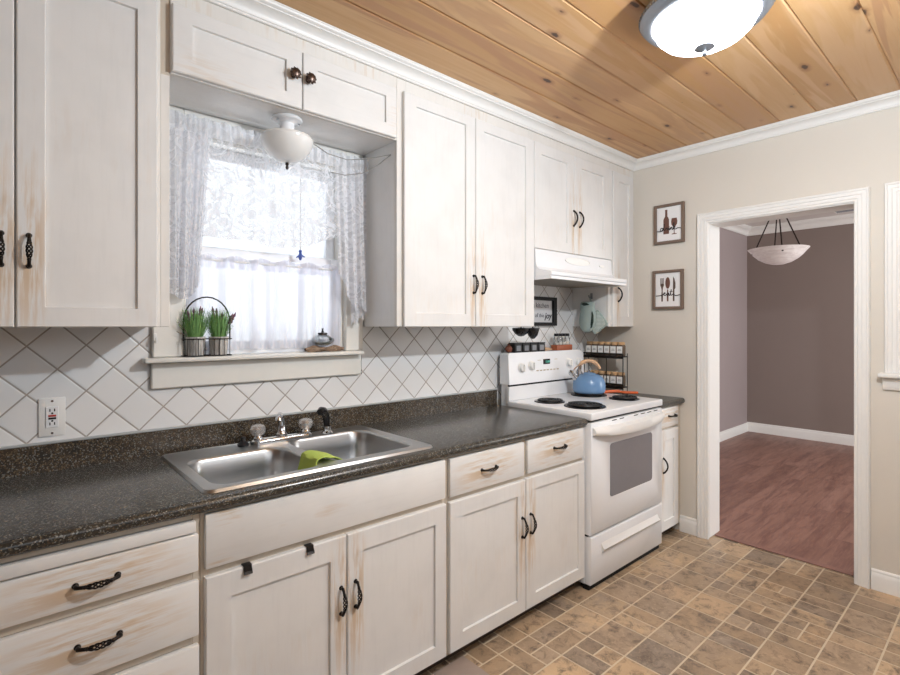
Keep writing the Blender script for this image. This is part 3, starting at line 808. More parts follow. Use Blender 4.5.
# deck: grid of quads round the bowls, built with a boolean-free trick: rim ring + bowls bridged by triangulated fill
def vloop(pts): return [bm.verts.new(p) for p in pts]
outer0 = vloop(rrect(SX0, SX1, SY0, SY1, .03, SZ, 4)); outer1 = vloop(rrect(SX0+.006, SX1-.006, SY0+.006, SY1-.006, .026, SZ+.008, 4))
outer2 = vloop(rrect(SX0+.020, SX1-.020, SY0+.020, SY1-.020, .022, SZ+.005, 4))
bridge(bm, outer0, outer1); bridge(bm, outer1, outer2)
tops = []
for b in bowls:
    l0 = vloop(rrect(b[0], b[1], b[2], b[3], .06, SZ+.005, 5)); tops.append(l0)
edges = []
for L in [outer2]+tops:
    n = len(L)
    for k in range(n):
        e = bm.edges.get((L[k], L[(k+1)%n])) or bm.edges.new((L[k], L[(k+1)%n])); edges.append(e)
bmesh.ops.triangle_fill(bm, use_beauty=True, use_dissolve=False, edges=edges)
obj('deck', bm, M['steel'], t, ang=30)
for b in bowls:
    bm = nb(); prev = vloop(rrect(b[0], b[1], b[2], b[3], .06, SZ+.005, 8))
    for ins, z in ((.004, SZ+.001), (.008, SZ-.006), (.012, SZ-.06), (.020, SZ-.145), (.032, SZ-.165), (.055, SZ-.172)):
        cur = vloop(rrect(b[0]+ins, b[1]-ins, b[2]+ins, b[3]-ins, .062, z, 8)); bridge(bm, prev, cur); prev = cur
    bm.faces.new(prev)
    bw = obj('bowl', bm, M['steel'], t, ang=60)
    cx, cy = (b[0]+b[1])/2, (b[2]+b[3])/2
    bm = nb(); lathe(bm, [(0,-.001),(.026,-.001),(.030,.003),(.042,.003),(.044,0)], (cx, cy, SZ-.1715), 24); dr = obj('drain', bm, M['chrome'], bw)
# faucet
t = thing('faucet', 'chrome faucet with short spout and two clear round knobs behind the sink', 'faucet', (.855, 2.005, SZ+.006))
FZ = SZ+.0062
bm = nb()
prev = None
for ins, z in ((0, FZ), (0, FZ+.012), (.008, FZ+.019)):
    cur = vloop(rrect(.728+ins, .985-ins, 1.970+ins, 2.032-ins, .03-ins*.5, z, 6))
    if prev: bridge(bm, prev, cur)
    else: bm.faces.new(cur[::-1])
    prev = cur
bm.faces.new(prev); obj('deck_plate', bm, M['chrome'], t, ang=50)
for kx in (.757, .958):
    bm = nb(); lathe(bm, [(.017,0),(.019,.004),(.013,.012),(.012,.022),(0,.022)], (kx, 2.0, FZ+.0185), 20); ks = obj('handle_stem', bm, M['chrome'], t)
    bm = nb(); lathe(bm, [(.010,.016),(.022,.020),(.029,.032),(.030,.043),(.025,.055),(.012,.060),(0,.061)], (kx, 2.0, FZ+.014), 12); obj('knob', bm, M['acrylic'], ks, ang=20)
    bm = nb(); lathe(bm, [(.008,.018),(.010,.026),(.008,.048),(0,.050)], (kx, 2.0, FZ+.014), 12); obj('knob_core', bm, M['chrome'], ks)
bm = nb(); lathe(bm, [(.023,0),(.024,.008),(.018,.016),(.016,.040),(0,.042)], (.853, 2.0, FZ+.0185), 24); obj('spout_base', bm, M['chrome'], t)
bm = nb(); tube(bm, [(.853,2.0,FZ+.05),(.851,1.998,FZ+.075),(.846,1.992,FZ+.096),(.836,1.975,FZ+.104),(.824,1.955,FZ+.102),(.818,1.945,FZ+.094),(.817,1.943,FZ+.088)], [.0145,.014,.0135,.013,.013,.013,.012], 14); obj('spout', bm, M['chrome'], t)
# sprayer
t = thing('sink_sprayer', 'black pull-out sink sprayer standing in its chrome holder', 'sprayer', (1.055, 1.995, FZ))
bm = nb(); lathe(bm, [(.026,0),(.026,.004),(.018,.010),(.016,.026),(.018,.030),(0,.030)], (1.055, 1.995, FZ), 20); obj('holder', bm, M['chrome'], t)
bm = nb(); tube(bm, [(1.055,1.995,FZ+.022),(1.053,1.995,FZ+.044),(1.047,1.990,FZ+.070),(1.039,1.984,FZ+.090),(1.028,1.976,FZ+.102),(1.010,1.962,FZ+.106),(.998,1.952,FZ+.100)], [.012,.0145,.0155,.015,.0155,.016,.014], 14); obj('spray_head', bm, M['sprayer'], t)
bm = nb(); tube(bm, [(1.031,1.968,FZ+.078),(1.020,1.959,FZ+.087),(1.011,1.952,FZ+.092)], .0045, 8); obj('trigger', bm, M['sprayer'], t)
# small black plug on the deck
bm = nb(); lathe(bm, [(.020,0),(.022,.006),(.016,.012),(.008,.018),(.010,.030),(.006,.034),(0,.034)], (.700, 2.000, FZ-.0006), 18)
tag(obj('sink_stopper', bm, M['black_plastic']), 'small black rubber stopper on the sink deck left of the faucet', 'stopper')
# lime cloth over the divider
bm = nb()
def cloth(u, v):
    # v runs from the left-bowl side, over the divider, into the right bowl ; u runs front to back
    y = 1.585+.120*u+.012*(v-.5)
    if v < .42:
        q = (.42-v)/.42; x = .802-.018*q+.003*sin(9*u); z = SZ+.012-.070*q*(.9+.25*sin(3*u+.6))
    elif v < .60:
        q = (v-.42)/.18; x = .802+.050*q; z = SZ+.012+.006*sin(pi*q)
    else:
        q = (v-.60)/.40; x = .852+.062*q*(1-.25*u); z = SZ+.012-.030*q*q-.004*sin(8*u)*q
    return (x, y, z)
sheet(bm, cloth, 16, 30)
o = obj('dish_cloth', bm, M['lime'], origin=(.83, 1.68, SZ))
m = o.modifiers.new('thick', 'SOLIDIFY'); m.thickness = .004; m.offset = 1
tag(o, 'lime green dish cloth draped over the divider between the sink bowls', 'cloth')
# reddish ring-shaped dish in the left bowl
bm = nb(); lathe(bm, [(0,.004),(.050,.004),(.085,.022),(.088,.024),(.086,.020),(.052,0),(0,0)], (0,0,0), 36); bm.transform(Matrix.Translation((.70,1.74,SZ-.168)) @ Matrix.Rotation(radians(4),4,'X'))
tag(obj('saucer', bm, glass('rose_glass', (.86,.66,.62), .1)), 'rose tinted glass saucer lying in the left sink bowl', 'dish')
# over-door hooks on the left sink door
for i, (hx, lab) in enumerate(((.526, 'black over-door clip on the left sink cabinet door, nearer the drawers'), (.717, 'black over-door clip on the left sink cabinet door, nearer the pulls'))):
    bm = nb(); y = YB-.019
    prism(bm, [(y+.0185,.6605),(y+.0185,.663),(y-.0025,.663),(y-.0025,.642),(y-.0085,.638),(y-.0105,.640),(y-.0045,.645),(y-.0003,.645),(y-.0003,.6605)], 'x', hx-.0115, hx+.0115)
    tag(obj('over_door_hook', bm, M['black_plastic'], smooth=False), lab, 'hook', 'over-door clips')
# ================================================================= STOVE
SX, SXE = 2.2225, 2.9855
t = thing('electric_stove', 'white freestanding electric coil stove with oven window and rear control panel', 'stove', (2.604, 1.76, 0))
bm = nb(); box(bm, SX, SXE, 1.478, YW-.02, .030, .868, .002); obj('body', bm, M['white_enamel'], t)
bm = nb(); box(bm, SX+.006, SXE-.006, 1.456, 1.490, .0022, .0295); obj('kick_shade', bm, M['black_gap'], t, smooth=False)  # black block added as the shade under the stove
for fx in (SX+.05, SXE-.05):
    for fy in (1.512, 2.03):
        bm = nb(); cyl(bm, (fx, fy, .0016), (fx, fy, .030), .018, .015, 12); obj('foot', bm, M['black_plastic'], t)
# cooktop
CT = .905
bm = nb(); box(bm, SX, SXE, 1.434, 2.005, .866, CT, .007, 3); obj('cooktop', bm, M['white_enamel'], t)
bm = nb(); box(bm, SX+.004, SXE-.004, 1.458, 1.478, .855, .8655); obj('vent_gap', bm, M['black_gap'], t, smooth=False)
def burner(cx, cy, r):
    bm = nb(); lathe(bm, [(r+.014,.0),(r+.013,.005),(r+.006,.006),(r*.95,.0015),(0,.0010)], (cx, cy, CT), 40); d = obj('burner', bm, M['drip'], t)
    bm = nb(); pts = []; n = int(r/.016*1.0); turns = r/.0185
    for k in range(int(turns*22)+1):
        a = 2*pi*k/22; rr = .014+(r-.014)*k/(turns*22); pts.append((cx+rr*cos(a), cy+rr*sin(a), CT+.0105))
    pts.append((cx+r*cos(a)+.02, cy+r*sin(a)+.01, CT+.006))
    tube(bm, pts, .0050, 6)
    obj('coil', bm, M['coil'], d)
    bm = nb()
    for k in range(3):
        a = 2*pi*k/3+.5; tube(bm, [(cx, cy, CT+.0045), (cx+r*cos(a), cy+r*sin(a), CT+.0045)], .0028, 5)
    obj('support', bm, M['chrome'], d)
for cx, cy, r in ((2.395,1.590,.098),(2.390,1.825,.074),(2.820,1.595,.074),(2.810,1.835,.098)): burner(cx, cy, r)
# backguard
bm = nb(); prism(bm, [(2.006,.9055),(1.990,.906),(1.988,.989),(2.006,.989)], 'x', SX, SXE); obj('riser', bm, M['white_enamel'], t, smooth=False)
bm = nb(); box(bm, SX+.006, SXE-.02, 1.9905, 2.004, .9895, .9995); obj('riser_gap', bm, M['black_gap'], t, smooth=False)
bm = nb()
# panel with rounded upper corners, leaning slightly back
A = []; B = []
r = .05
pts = [(SX, 1.0), (SX, 1.186-.012)]
for k in range(5): a = pi-pi/2*k/4; pts.append((SX+.012+.012*cos(a), 1.174+.012*sin(a)))
for k in range(9): a = pi/2-pi/2*k/8; pts.append((SXE-r+r*cos(a), 1.186-r+r*sin(a)))
pts.append((SXE, 1.0))
for x, z in pts:
    A.append(bm.verts.new((x, 1.986+.05*(z-1.0), z))); B.append(bm.verts.new((x, 2.062, z)))
bm.faces.new(A); bm.faces.new(B[::-1])
for k in range(len(A)): bm.faces.new((A[k], B[k], B[(k+1)%len(A)], A[(k+1)%len(A)]))
bg = obj('backguard', bm, M['white_enamel'], t, ang=30)
bm = nb(); box(bm, SX+.01, SXE-.01, 2.007, 2.060, .87, .9995); obj('rear_panel', bm, M['white_enamel'], t, smooth=False)
R = Matrix.Rotation(pi/2, 3, 'X')
YG = lambda z: 1.986+.05*(z-1.0)
for kx, kz in ((2.335,1.095),(2.428,1.103),(2.812,1.104),(2.912,1.103)):
    bm = nb(); lathe(bm, [(.031,0),(.031,.003),(.024,.005),(.022,.018),(.019,.021),(0,.021)], (kx, YG(kz), kz), 28, R)
    box(bm, kx-.005, kx+.005, YG(kz)-.031, YG(kz)-.018, kz-.022, kz+.022, .002); obj('control_knob', bm, M['white_plastic'], bg)
bm = nb(); box(bm, 2.545, 2.612, YG(1.12)-.003, YG(1.12)+.006, 1.106, 1.138, .001); ck = obj('clock_display', bm, M['black_gap'], bg)
bm = text_bm('12:08', .020, mtx_front(2.585, YG(1.12)-.0035, 1.121)); obj('clock_digits', bm, M['lcd'], ck, smooth=False)
marks = plain('panel_grey_marks', 'B3A58E', .6)
for k in range(7):
    x = 2.475+.034*k; bm = nb()
    box(bm, x, x+.022, YG(1.075)-.0015, YG(1.075)+.003, 1.066, 1.073); obj('touch_key', bm, marks, bg, smooth=False)
for x in (2.49, 2.66):
    bm = nb(); box(bm, x, x+.03, YG(1.13)-.0015, YG(1.13)+.003, 1.132, 1.135); obj('panel_mark', bm, marks, bg, smooth=False)
# oven door
yd0, yd1 = 1.4385, 1.477
bm = nb()
wx0, wx1, wz0, wz1 = 2.400, 2.868, .437, .728
def lp(a0,a1,b0,b1,y): return [bm.verts.new(p) for p in ((a0,y,b0),(a1,y,b0),(a1,y,b1),(a0,y,b1))]
dz0, dz1 = .284, .852
L = [lp(SX+.002,SXE-.002,dz0,dz1,yd1), lp(SX+.002,SXE-.002,dz0,dz1,yd0+.005), lp(SX+.007,SXE-.007,dz0+.005,dz1-.005,yd0), lp(wx0,wx1,wz0,wz1,yd0), lp(wx0+.004,wx1-.004,wz0+.004,wz1-.004,yd0+.004)]
for A, B in zip(L, L[1:]): bridge(bm, A, B)
bm.faces.new(L[0]); bm.faces.new(L[-1])
od = obj('oven_door', bm, M['white_enamel'], t, ang=50)
bm = nb()
pts = rrect(wx0+.005, wx1-.005, wz0+.005, wz1-.005, .02, 0, 4)
f = [bm.verts.new((p[0], yd0+.0015, p[1])) for p in pts]; b_ = [bm.verts.new((p[0], yd0+.0038, p[1])) for p in pts]
bm.faces.new(f); bm.faces.new(b_); bridge(bm, f, b_); obj('oven_window', bm, M['oven_glass'], od, smooth=False)
# bowed full-width handle
bm = nb(); N = 24
sec = [(-.0,.000),(-.014,.006),(-.018,.020),(-.012,.034),(0,.040),(.016,.040),(.016,.000)]
rings = []
for i in range(N+1):
    s = i/N; x = SX+.012+(SXE-SX-.024)*s
    o = .026*min(1, sin(pi*s)*2.2)**.6; sag = -.030*sin(pi*s)
    rings.append([bm.verts.new((x, min(yd0+.0005, yd0-.004+y-o) if y < .01 else yd0+.0005, .790+z+sag*(.9 if z < .03 else .35))) for y, z in sec])
for A, B in zip(rings, rings[1:]):
    for k in range(len(sec)): bm.faces.new((A[k], A[(k+1)%len(sec)], B[(k+1)%len(sec)], B[k]))
bm.faces.new(rings[0]); bm.faces.new(rings[-1]); obj('oven_handle', bm, M['white_plastic'], od, ang=50)
for s in (.26, .36, .56, .66, .76, .86):
    bm = nb(); x = SX+(SXE-SX)*s; box(bm, x, x+.045, yd0-.0010, yd0+.002, .843, .8475)
    obj('vent_slot', bm, M['black_gap'], od, smooth=False)
# storage drawer
bm = nb()
L = [lp(SX+.002,SXE-.002,.032,.274,yd1), lp(SX+.002,SXE-.002,.032,.274,yd0+.005), lp(SX+.007,SXE-.007,.037,.269,yd0)]
for A, B in zip(L, L[1:]): bridge(bm, A, B)
bm.faces.new(L[0]); bm.faces.new(L[-1]); sd = obj('storage_drawer', bm, M['white_enamel'], t, ang=50)
bm = nb(); prism(bm, [(yd0+.0005,.178),(yd0-.014,.186),(yd0-.018,.196),(yd0-.010,.204),(yd0+.0005,.226)], 'x', 2.318, 2.925); obj('drawer_grip', bm, M['white_plastic'], sd, ang=40)
bm = nb(); box(bm, SX+.003, SXE-.003, 1.462, 1.4775, .2745, .2835); obj('drawer_gap', bm, M['black_gap'], t, smooth=False)
# ================================================================= KETTLE
KX, KY, KZ = 2.812, 1.835, CT+.0158
t = thing('tea_kettle', 'round blue enamel kettle with pale wooden arched handle on the rear stove burner', 'kettle', (KX, KY, KZ))
bm = nb(); lathe(bm, [(0,0),(.088,0),(.098,.006),(.102,.022),(.102,.048),(.098,.074),(.086,.097),(.066,.112),(.044,.119),(.040,.119)], (KX,KY,KZ), 40); obj('body', bm, M['blue'], t, ang=50)
bm = nb(); lathe(bm, [(.043,.1175),(.041,.123),(.026,.128),(0,.130)], (KX,KY,KZ), 28); lid = obj('lid', bm, M['blue'], t)
bm = nb(); lathe(bm, [(.005,.128),(.005,.133),(.011,.138),(.011,.145),(0,.148)], (KX,KY,KZ), 16); obj('lid_knob', bm, M['chrome'], lid)
sp = Vector((-.80, .60, 0)); K = Vector((KX, KY, KZ)); KP = lambda a, h: K+sp*a+Vector((0,0,h))
bm = nb(); tube(bm, [KP(.068,.080), KP(.095,.100), KP(.113,.122)], [.022,.017,.014], 16); obj('spout', bm, M['chrome'], t)
bm = nb(); tube(bm, [KP(.110,.119), KP(.121,.132), KP(.126,.143)], [.0175,.0175,.007], 14); tube(bm, [KP(.112,.132), KP(.088,.158), KP(.058,.180)], .0042, 8); obj('whistle_lever', bm, M['chrome'], t)
bm = nb()
for w in (-.014, .014):
    side = Vector((.60, .80, 0))*w
    tube(bm, [KP(.070,.100)+side, KP(.076,.135)+side, KP(.056,.178)+side*.4], [.0055,.0045,.005], 8)
    tube(bm, [KP(.040,.113)+side, KP(.058,.140)+side, KP(.052,.176)+side*.4], [.0050,.0040,.005], 8)
obj('handle_bracket', bm, M['chrome'], t)
bm = nb(); tube(bm, [KP(.064,.170), KP(.046,.191), KP(.018,.203), KP(-.014,.202), KP(-.042,.188), KP(-.062,.166), KP(-.068,.150)], [.009,.0125,.0135,.0135,.0135,.0125,.010], 12); obj('handle', bm, M['beech'], t)
# ================================================================= ON THE BACKGUARD
ZG = 1.1865
tins = []
for i in range(4):
    x = 2.285+.074*i
    lab = 'dark square spice tin on the stove back panel, ' + ('leftmost of four', 'second of four from left', 'third of four from left', 'rightmost of four')[i]
    t = thing('spice_tin', lab, 'tin', (x+.03, 2.02, ZG), 'square spice tins on the stove')
    bm = nb(); box(bm, x, x+.066, 1.998, 2.050, ZG, ZG+.048, .003, 2); obj('tin', bm, M['black_plastic'], t)
    bm = nb(); box(bm, x-.001, x+.067, 1.997, 2.051, ZG+.0485, ZG+.058, .003, 2); obj('lid', bm, M['black_plastic'], t)
    bm = nb(); box(bm, x+.014, x+.052, 1.9972, 1.9985, ZG+.010, ZG+.042); s = obj('label_patch', bm, plain('slate_grey_label', '85888D', .7), t, smooth=False)
bm = nb(); ball(bm, (2.262, 2.028, ZG+.0225), .022, 14); cyl(bm, (2.262,2.028,ZG+.04), (2.262,2.028,ZG+.052), .006, .008, 10)
tag(obj('wooden_shaker', bm, plain('red_brown_wood', '7B4632', .5)), 'small round reddish wooden shaker at left end of the stove back panel', 'shaker')
bm = nb(); tube(bm, [(2.590,2.020,ZG+.0125),(2.64,2.022,ZG+.012),(2.66,2.026,ZG+.010),(2.688,2.035,ZG+.008)], [.012,.010,.006,.005], 10); ball(bm, (2.603,2.018,ZG+.013), .0128, 12)
tag(obj('wooden_scoop', bm, M['beech']), 'small pale wooden scoop lying on the stove between tins and bottles', 'scoop')
bm = nb(); box(bm, 2.700, 2.868, 2.000, 2.050, ZG, ZG+.036, .003, 2)
tag(obj('bottle_holder', bm, M['amber_wood']), 'red-brown wooden block holding four small bottles on the stove back panel', 'holder')
for i in range(4):
    x = 2.725+.039*i
    t = thing('shaker_bottle', 'black-capped clear bottle in the wooden block on the stove, '+('leftmost of four','second from left','third from left','rightmost of four')[i], 'bottle', (x, 2.025, ZG+.0365), 'small bottles in the wooden block')
    bm = nb(); lathe(bm, [(0,0),(.0165,0),(.0172,.004),(.0172,.042),(.013,.052),(.012,.056)], (x,2.025,ZG+.0365), 18); obj('bottle', bm, glass('bottle_glass', (.96, .97, .97), .0) if i == 0 else bpy.data.materials['bottle_glass'], t, ang=50)
    bm = nb(); lathe(bm, [(.0155,.056),(.016,.058),(.016,.072),(.014,.074),(0,.074)], (x,2.025,ZG+.0365), 18); obj('cap', bm, M['black_plastic'], t)
    bm = nb(); lathe(bm, [(0,.001),(.0155,.001),(.0155,.012+.004*i%3),(0,.013+.004*i%3)], (x,2.025,ZG+.0365), 16); obj('contents', bm, plain('pale_salt', 'DAD6CE', .8), t)
# framed sign on the tile behind the stove
t = thing('framed_sign', 'black-framed grey kitchen sign on the tile behind the stove', 'sign', (2.63, YW, 1.345))
fx0, fx1, fz0, fz1, fw = 2.40, 2.795, 1.348, 1.537, .022
bm = nb()
for a in ((fx0,fx1,fz0,fz0+fw),(fx0,fx1,fz1-fw,fz1),(fx0,fx0+fw,fz0+fw,fz1-fw),(fx1-fw*1.6,fx1,fz0+fw,fz1-fw)): box(bm, a[0], a[1], YW-.030, YW-.001, a[2], a[3], .001)
obj('frame', bm, M['black_matte'], t)
bm = nb(); box(bm, fx0+fw, fx1-fw*1.6, YW-.014, YW-.002, fz0+fw, fz1-fw); fc = obj('face', bm, M['sign_face'], t, smooth=False)
for s, sz, x, z in (('my kitchen', .050, 2.675, 1.478), ('is', .040, 2.585, 1.425), ('f  Tiss', .042, 2.665, 1.413)):
    pass
bm = text_bm('a kitchen', .046, mtx_front(2.640, YW-.0145, 1.480)); obj('lettering', bm, plain('grey_lettering', '55555A', .6), fc, smooth=False)
bm = text_bm('full of this', .038, mtx_front(2.600, YW-.0145, 1.415)); obj('lettering', bm, plain('grey_lettering', '55555A', .6), fc, smooth=False)
bm = text_bm('joy', .056, mtx_front(2.715, YW-.0145, 1.413), shear=.25, offset=.0012); obj('lettering', bm, M['ink'], fc, smooth=False)
# black measuring cups hanging under the tall cabinet
for i, (x, y, rr, d, lab) in enumerate(((2.268, 1.92, .060, .058, 'rounded black measuring cup hanging under the tall wall cabinet, left of the pair'), (2.350, 1.90, .046, .074, 'pointed black measuring cup hanging under the tall wall cabinet, right of the pair'))):
    x -= .02
    t = thing('measuring_cup', lab, 'measuring cup', (x, y, ZB))
    bm = nb()
    cyl(bm, (x, y, ZB+.0005-.012), (x, y, ZB-.0005), .0035, .005, 8); obj('hook', bm, M['black_iron'], t)
    bm = nb(); lathe(bm, [(rr*.96,-.008),(rr,-.010),(rr*.98,-.022),(rr*.72,-.042*d/.06),(rr*.30,-d*.95),(0,-d)], (x,y,ZB), 24, None, (1,.7)); obj('cup', bm, M['sprayer'], t)
# ================================================================= MITTS
SXN = 3.0115
t = thing('oven_mitt', 'plain sage green oval oven mitt hanging in front on the corner cabinet side', 'oven mitt', (2.99, 1.96, 1.42))
def pad(fn, n=40, th=.010, xc=2.99):
    bm = nb(); pts = [fn(2*pi*k/n) for k in range(n)]
    A = [bm.verts.new((xc-th*.5, p[0], p[1])) for p in pts]; B = [bm.verts.new((xc+th*.5, p[0], p[1])) for p in pts]
    cy = sum(p[0] for p in pts)/n; cz = sum(p[1] for p in pts)/n
    A2 = [bm.verts.new((xc-th, cy+(p[0]-cy)*.86, cz+(p[1]-cz)*.86)) for p in pts]
    bridge(bm, A, B); bridge(bm, A, A2); bm.faces.new(A2); bm.faces.new(B); return bm
def sup(a, cy, cz, ry, rz, e=2.6, rot=0):
    c, s = cos(a), sin(a); y = ry*abs(c)**(2/e)*(1 if c > 0 else -1); z = rz*abs(s)**(2/e)*(1 if s > 0 else -1)
    return (cy+y*cos(rot)-z*sin(rot), cz+y*sin(rot)+z*cos(rot))
obj('mitt', pad(lambda a: sup(a, 1.945, 1.395, .058, .092, 2.3, .10), xc=2.964, th=.022), M['sage'], t, ang=60)
obj('cuff', pad(lambda a: sup(a, 1.950, 1.475, .052, .036, 5, .05), xc=2.970, th=.014), M['sage'], t, ang=60)
bm = nb(); tube(bm, [(2.956,1.985,1.494),(2.952,1.965,1.500),(2.952,1.945,1.498),(2.956,1.930,1.492),(2.954,1.945,1.489),(2.954,1.970,1.489)], .004, 8, closed=True); obj('loop', bm, plain('dark_green_binding', '20342C', .8), t)
bm = nb(); tube(bm, [(2.948,1.902,1.450),(2.942,1.892,1.415),(2.944,1.896,1.375),(2.950,1.908,1.340),(2.954,1.930,1.312)], [.003,.007,.009,.007,.003], 8); obj('thumb_edge', bm, plain('dark_green_binding', '20342C', .8), t)
t = thing('pot_holder', 'dotted sage square pot holder hanging behind the mitt on the corner cabinet', 'pot holder', (3.0, 1.90, 1.40))
obj('pad', pad(lambda a: sup(a, 1.893, 1.372, .062, .062, 9, radians(52)), xc=2.992, th=.010), M['dotted'], t, ang=60)
bm = nb(); tube(bm, [(2.992,1.905,1.445),(2.990,1.925,1.50),(2.984,1.944,1.545),(2.988,1.94,1.515),(2.992,1.918,1.445)], .003, 6); obj('loop', bm, M['sage'], t)
bm = nb(); box(bm, 3.006, 3.0110, 1.935, 1.953, 1.53, 1.57, .002); tube(bm, [(3.006,1.944,1.545),(2.985,1.944,1.538),(2.978,1.944,1.545),(2.978,1.944,1.555)], .004, 8)
tag(obj('wall_hook', bm, M['pewter']), 'small grey adhesive hook on the corner cabinet side above the mitts', 'hook')
# ================================================================= SPICE RACK
RX0, RX1, RY0, RY1_ = 3.125, 3.182, 1.776, 2.078
t = thing('spice_rack', 'black wire two-tier spice rack on the short countertop by the beige wall', 'rack', (3.16, 1.91, ZC1))
tiers = (.936, 1.142)
for y in (RY0, RY1_):
    bm = nb()
    for x in (RX0, RX1):
        box(bm, x-.0022, x+.0022, y-.0022, y+.0022, ZC1+.0005, 1.160)
    box(bm, RX0-.003, RX1+.003, y-.003, y+.003, ZC1+.0005, ZC1+.0065)
    obj('side_frame', bm, M['black_iron'], t, smooth=False)
for z in tiers:
    bm = nb(); box(bm, RX0-.003, RX1+.003, RY0, RY1_, z-.008, z-.001); s = obj('shelf', bm, M['black_iron'], t, smooth=False)
    bm = nb(); box(bm, RX0-.006, RX0-.003, RY0-.004, RY1_+.004, z-.018, z-.006); box(bm, RX0-.006, RX0-.003, RY0-.004, RY1_+.004, z+.010, z+.018); obj('rail', bm, M['black_iron'], t, smooth=False)
bm = nb(); tube(bm, [(RX0, 1.90, tiers[0]), (RX0, 1.90, tiers[1]-.01)], .003, 6); obj('brace', bm, M['black_iron'], t)
ordn = ('nearest the stove back', 'second from the stove back', 'third from the stove back', 'fourth from the stove back', 'fifth from the stove back', 'nearest the room')
proto = None
for ti, z in enumerate(tiers):
    for k in range(6):
        y = RY1_-.029-.0488*k; x = 3.154
        lab = 'wood-lidded spice jar with white label, %s shelf of the rack, %s' % (('lower','upper')[ti], ordn[k])
        if proto is None:
            t = thing('spice_jar', lab, 'jar', (x, y, z), 'spice jars on the lower shelf'); proto = t
            bm = nb()
            pr = []
            for (r_, h) in ((.0215,0),(.0225,.003),(.0225,.068),(.019,.076)):
                pr.append(vloop([(x+p[0], y+p[1], z+h) for p in rrect(-r_, r_, -r_, r_, .007, 0, 3)]))
            bm.faces.new(pr[0][::-1])
            for A, B in zip(pr, pr[1:]): bridge(bm, A, B)
            bm.faces.new(pr[-1]); obj('jar', bm, plain('jar_glass_spice', '6B5B4E', .15, var=.2), t)
            bm = nb(); lathe(bm, [(0,.0765),(.0225,.0765),(.0235,.079),(.0235,.092),(.021,.095),(0,.095)], (x,y,z), 20); obj('lid', bm, M['cork'], t)
            bm = nb(); box(bm, x-.0236, x-.0227, y-.0200, y+.0200, z+.019, z+.066); lb = obj('label_patch', bm, M['label_white'], t, smooth=False)
            bm = nb()
            for q, (w, h) in enumerate(((.020,.046),(.026,.038))): box(bm, x-.0240, x-.02365, y-w/2, y+w/2, z+h-.0015, z+h+.0015)
            obj('printed_lines', bm, plain('grey_print', '77777A', .7), lb, smooth=False)
        else:
            c = copy_tree(proto); c.location = (x, y, z); c['label'] = lab; c['group'] = 'spice jars on the %s shelf' % ('lower', 'upper')[ti]
# orange spatula
t = thing('spatula', 'orange silicone spatula lying across the right edge of the stove behind the kettle', 'spatula', (2.905, 1.885, CT))
P0 = Vector((2.905, 1.885, CT+.0072)); PD = Vector((.70, -.714, 0)); PN = Vector((.714, .70, 0))
bm = nb(); tube(bm, [P0, P0+PD*.06, P0+PD*.13+Vector((0,0,.004)), P0+PD*.19+Vector((0,0,.006))], [.0068,.0085,.0095,.010], 10); obj('handle', bm, M['orange'], t)
bm = nb()
def blade(u, v):
    w = .022*(1-.25*abs(2*u-1)**3)*min(1, .45+u*2)
    p = P0+PD*(.18+u*.125)+PN*((v-.5)*2*w)
    return (p.x, p.y, p.z+.005+.004*sin(pi*v)-.004*u)
sheet(bm, blade, 10, 6); s = obj('blade', bm, M['orange'], t); m = s.modifiers.new('thick', 'SOLIDIFY'); m.thickness = .012
# ================================================================= WINDOW DRESSING
def folds(x, amp, f, ph=0): return amp*sin(2*pi*f*x+ph)+amp*.5*sin(2*pi*f*2.3*x+1.7*ph+1)
t = thing('lace_valance', 'white patterned lace valance gathered on a rod across the top of the sink window', 'curtain', (.85, 2.05, 2.12))
ZR = 2.128
bm = nb(); cyl(bm, (.438, 2.052, ZR-.016), (1.278, 2.052, ZR-.016), .006, seg=10)
for x in (.438, 1.278): tube(bm, [(x,2.052,ZR-.016),(x,2.066,ZR-.016),(x,2.0775,ZR-.016)], .005, 8)
obj('rod', bm, M['white_enamel'], t)
def head(u, v):
    x = .432+.858*u; z = ZR-.068*v + .004*sin(110*x)*(v < .2)
    y = 2.040+folds(x, .0055, 24)*(1 if v > .1 and v < .9 else .8)-.004*sin(pi*v); return (x, y, z)
bm = nb(); sheet(bm, head, 260, 5); obj('header', bm, M['lace_d'], t)
def zswag(x):
    u = (x-.53)/(.66)                     # hem: low on the left, rising to the right
    return 1.668+.012*sin(7*u)+max(0, u-.55)*.20
def swag(u, v):
    x = .52+.70*u; zb = zswag(x); z = ZR-.066+(zb-(ZR-.066))*v
    z += .010*abs(sin(19*x))*v
    y = 2.046+folds(x, .006*(1-.3*v), 10, .4)
    return (x, y, z)
bm = nb(); sheet(bm, swag, 150, 24); obj('swag', bm, M['lace'], t)
def jabL(u, v):
    x = .436+.15*u+.01*v; zb = 1.475-.03*sin(3*u)+.06*max(0, u-.7)
    z = ZR-.064+(zb-(ZR-.064))*v
    x -= .050*u*v
    y = 2.034+folds(u*.15, .009, 21, .2)*(.6+.6*v); return (x, y, z)
bm = nb(); sheet(bm, jabL, 60, 24); obj('side_panel', bm, M['lace_s'], t)
bm = nb(); sheet(bm, lambda u, v: (lambda p: (p[0]+.012, p[1]+.012, p[2]+.02))(jabL(u, v)), 60, 24); obj('side_panel', bm, M['lace_s'], t)
def jabR(u, v):
    x = 1.115+.135*u; zb = 1.58-.155*min(1, u*1.9)+.012*sin(18*u)
    z = ZR-.064+(zb-(ZR-.064))*v
    x += .02*v
    y = 2.030+folds(u*.14, .009, 20, 1.1)*(.6+.6*v); return (x, y, z)
bm = nb(); sheet(bm, jabR, 60, 24); obj('side_panel', bm, M['lace_s'], t)
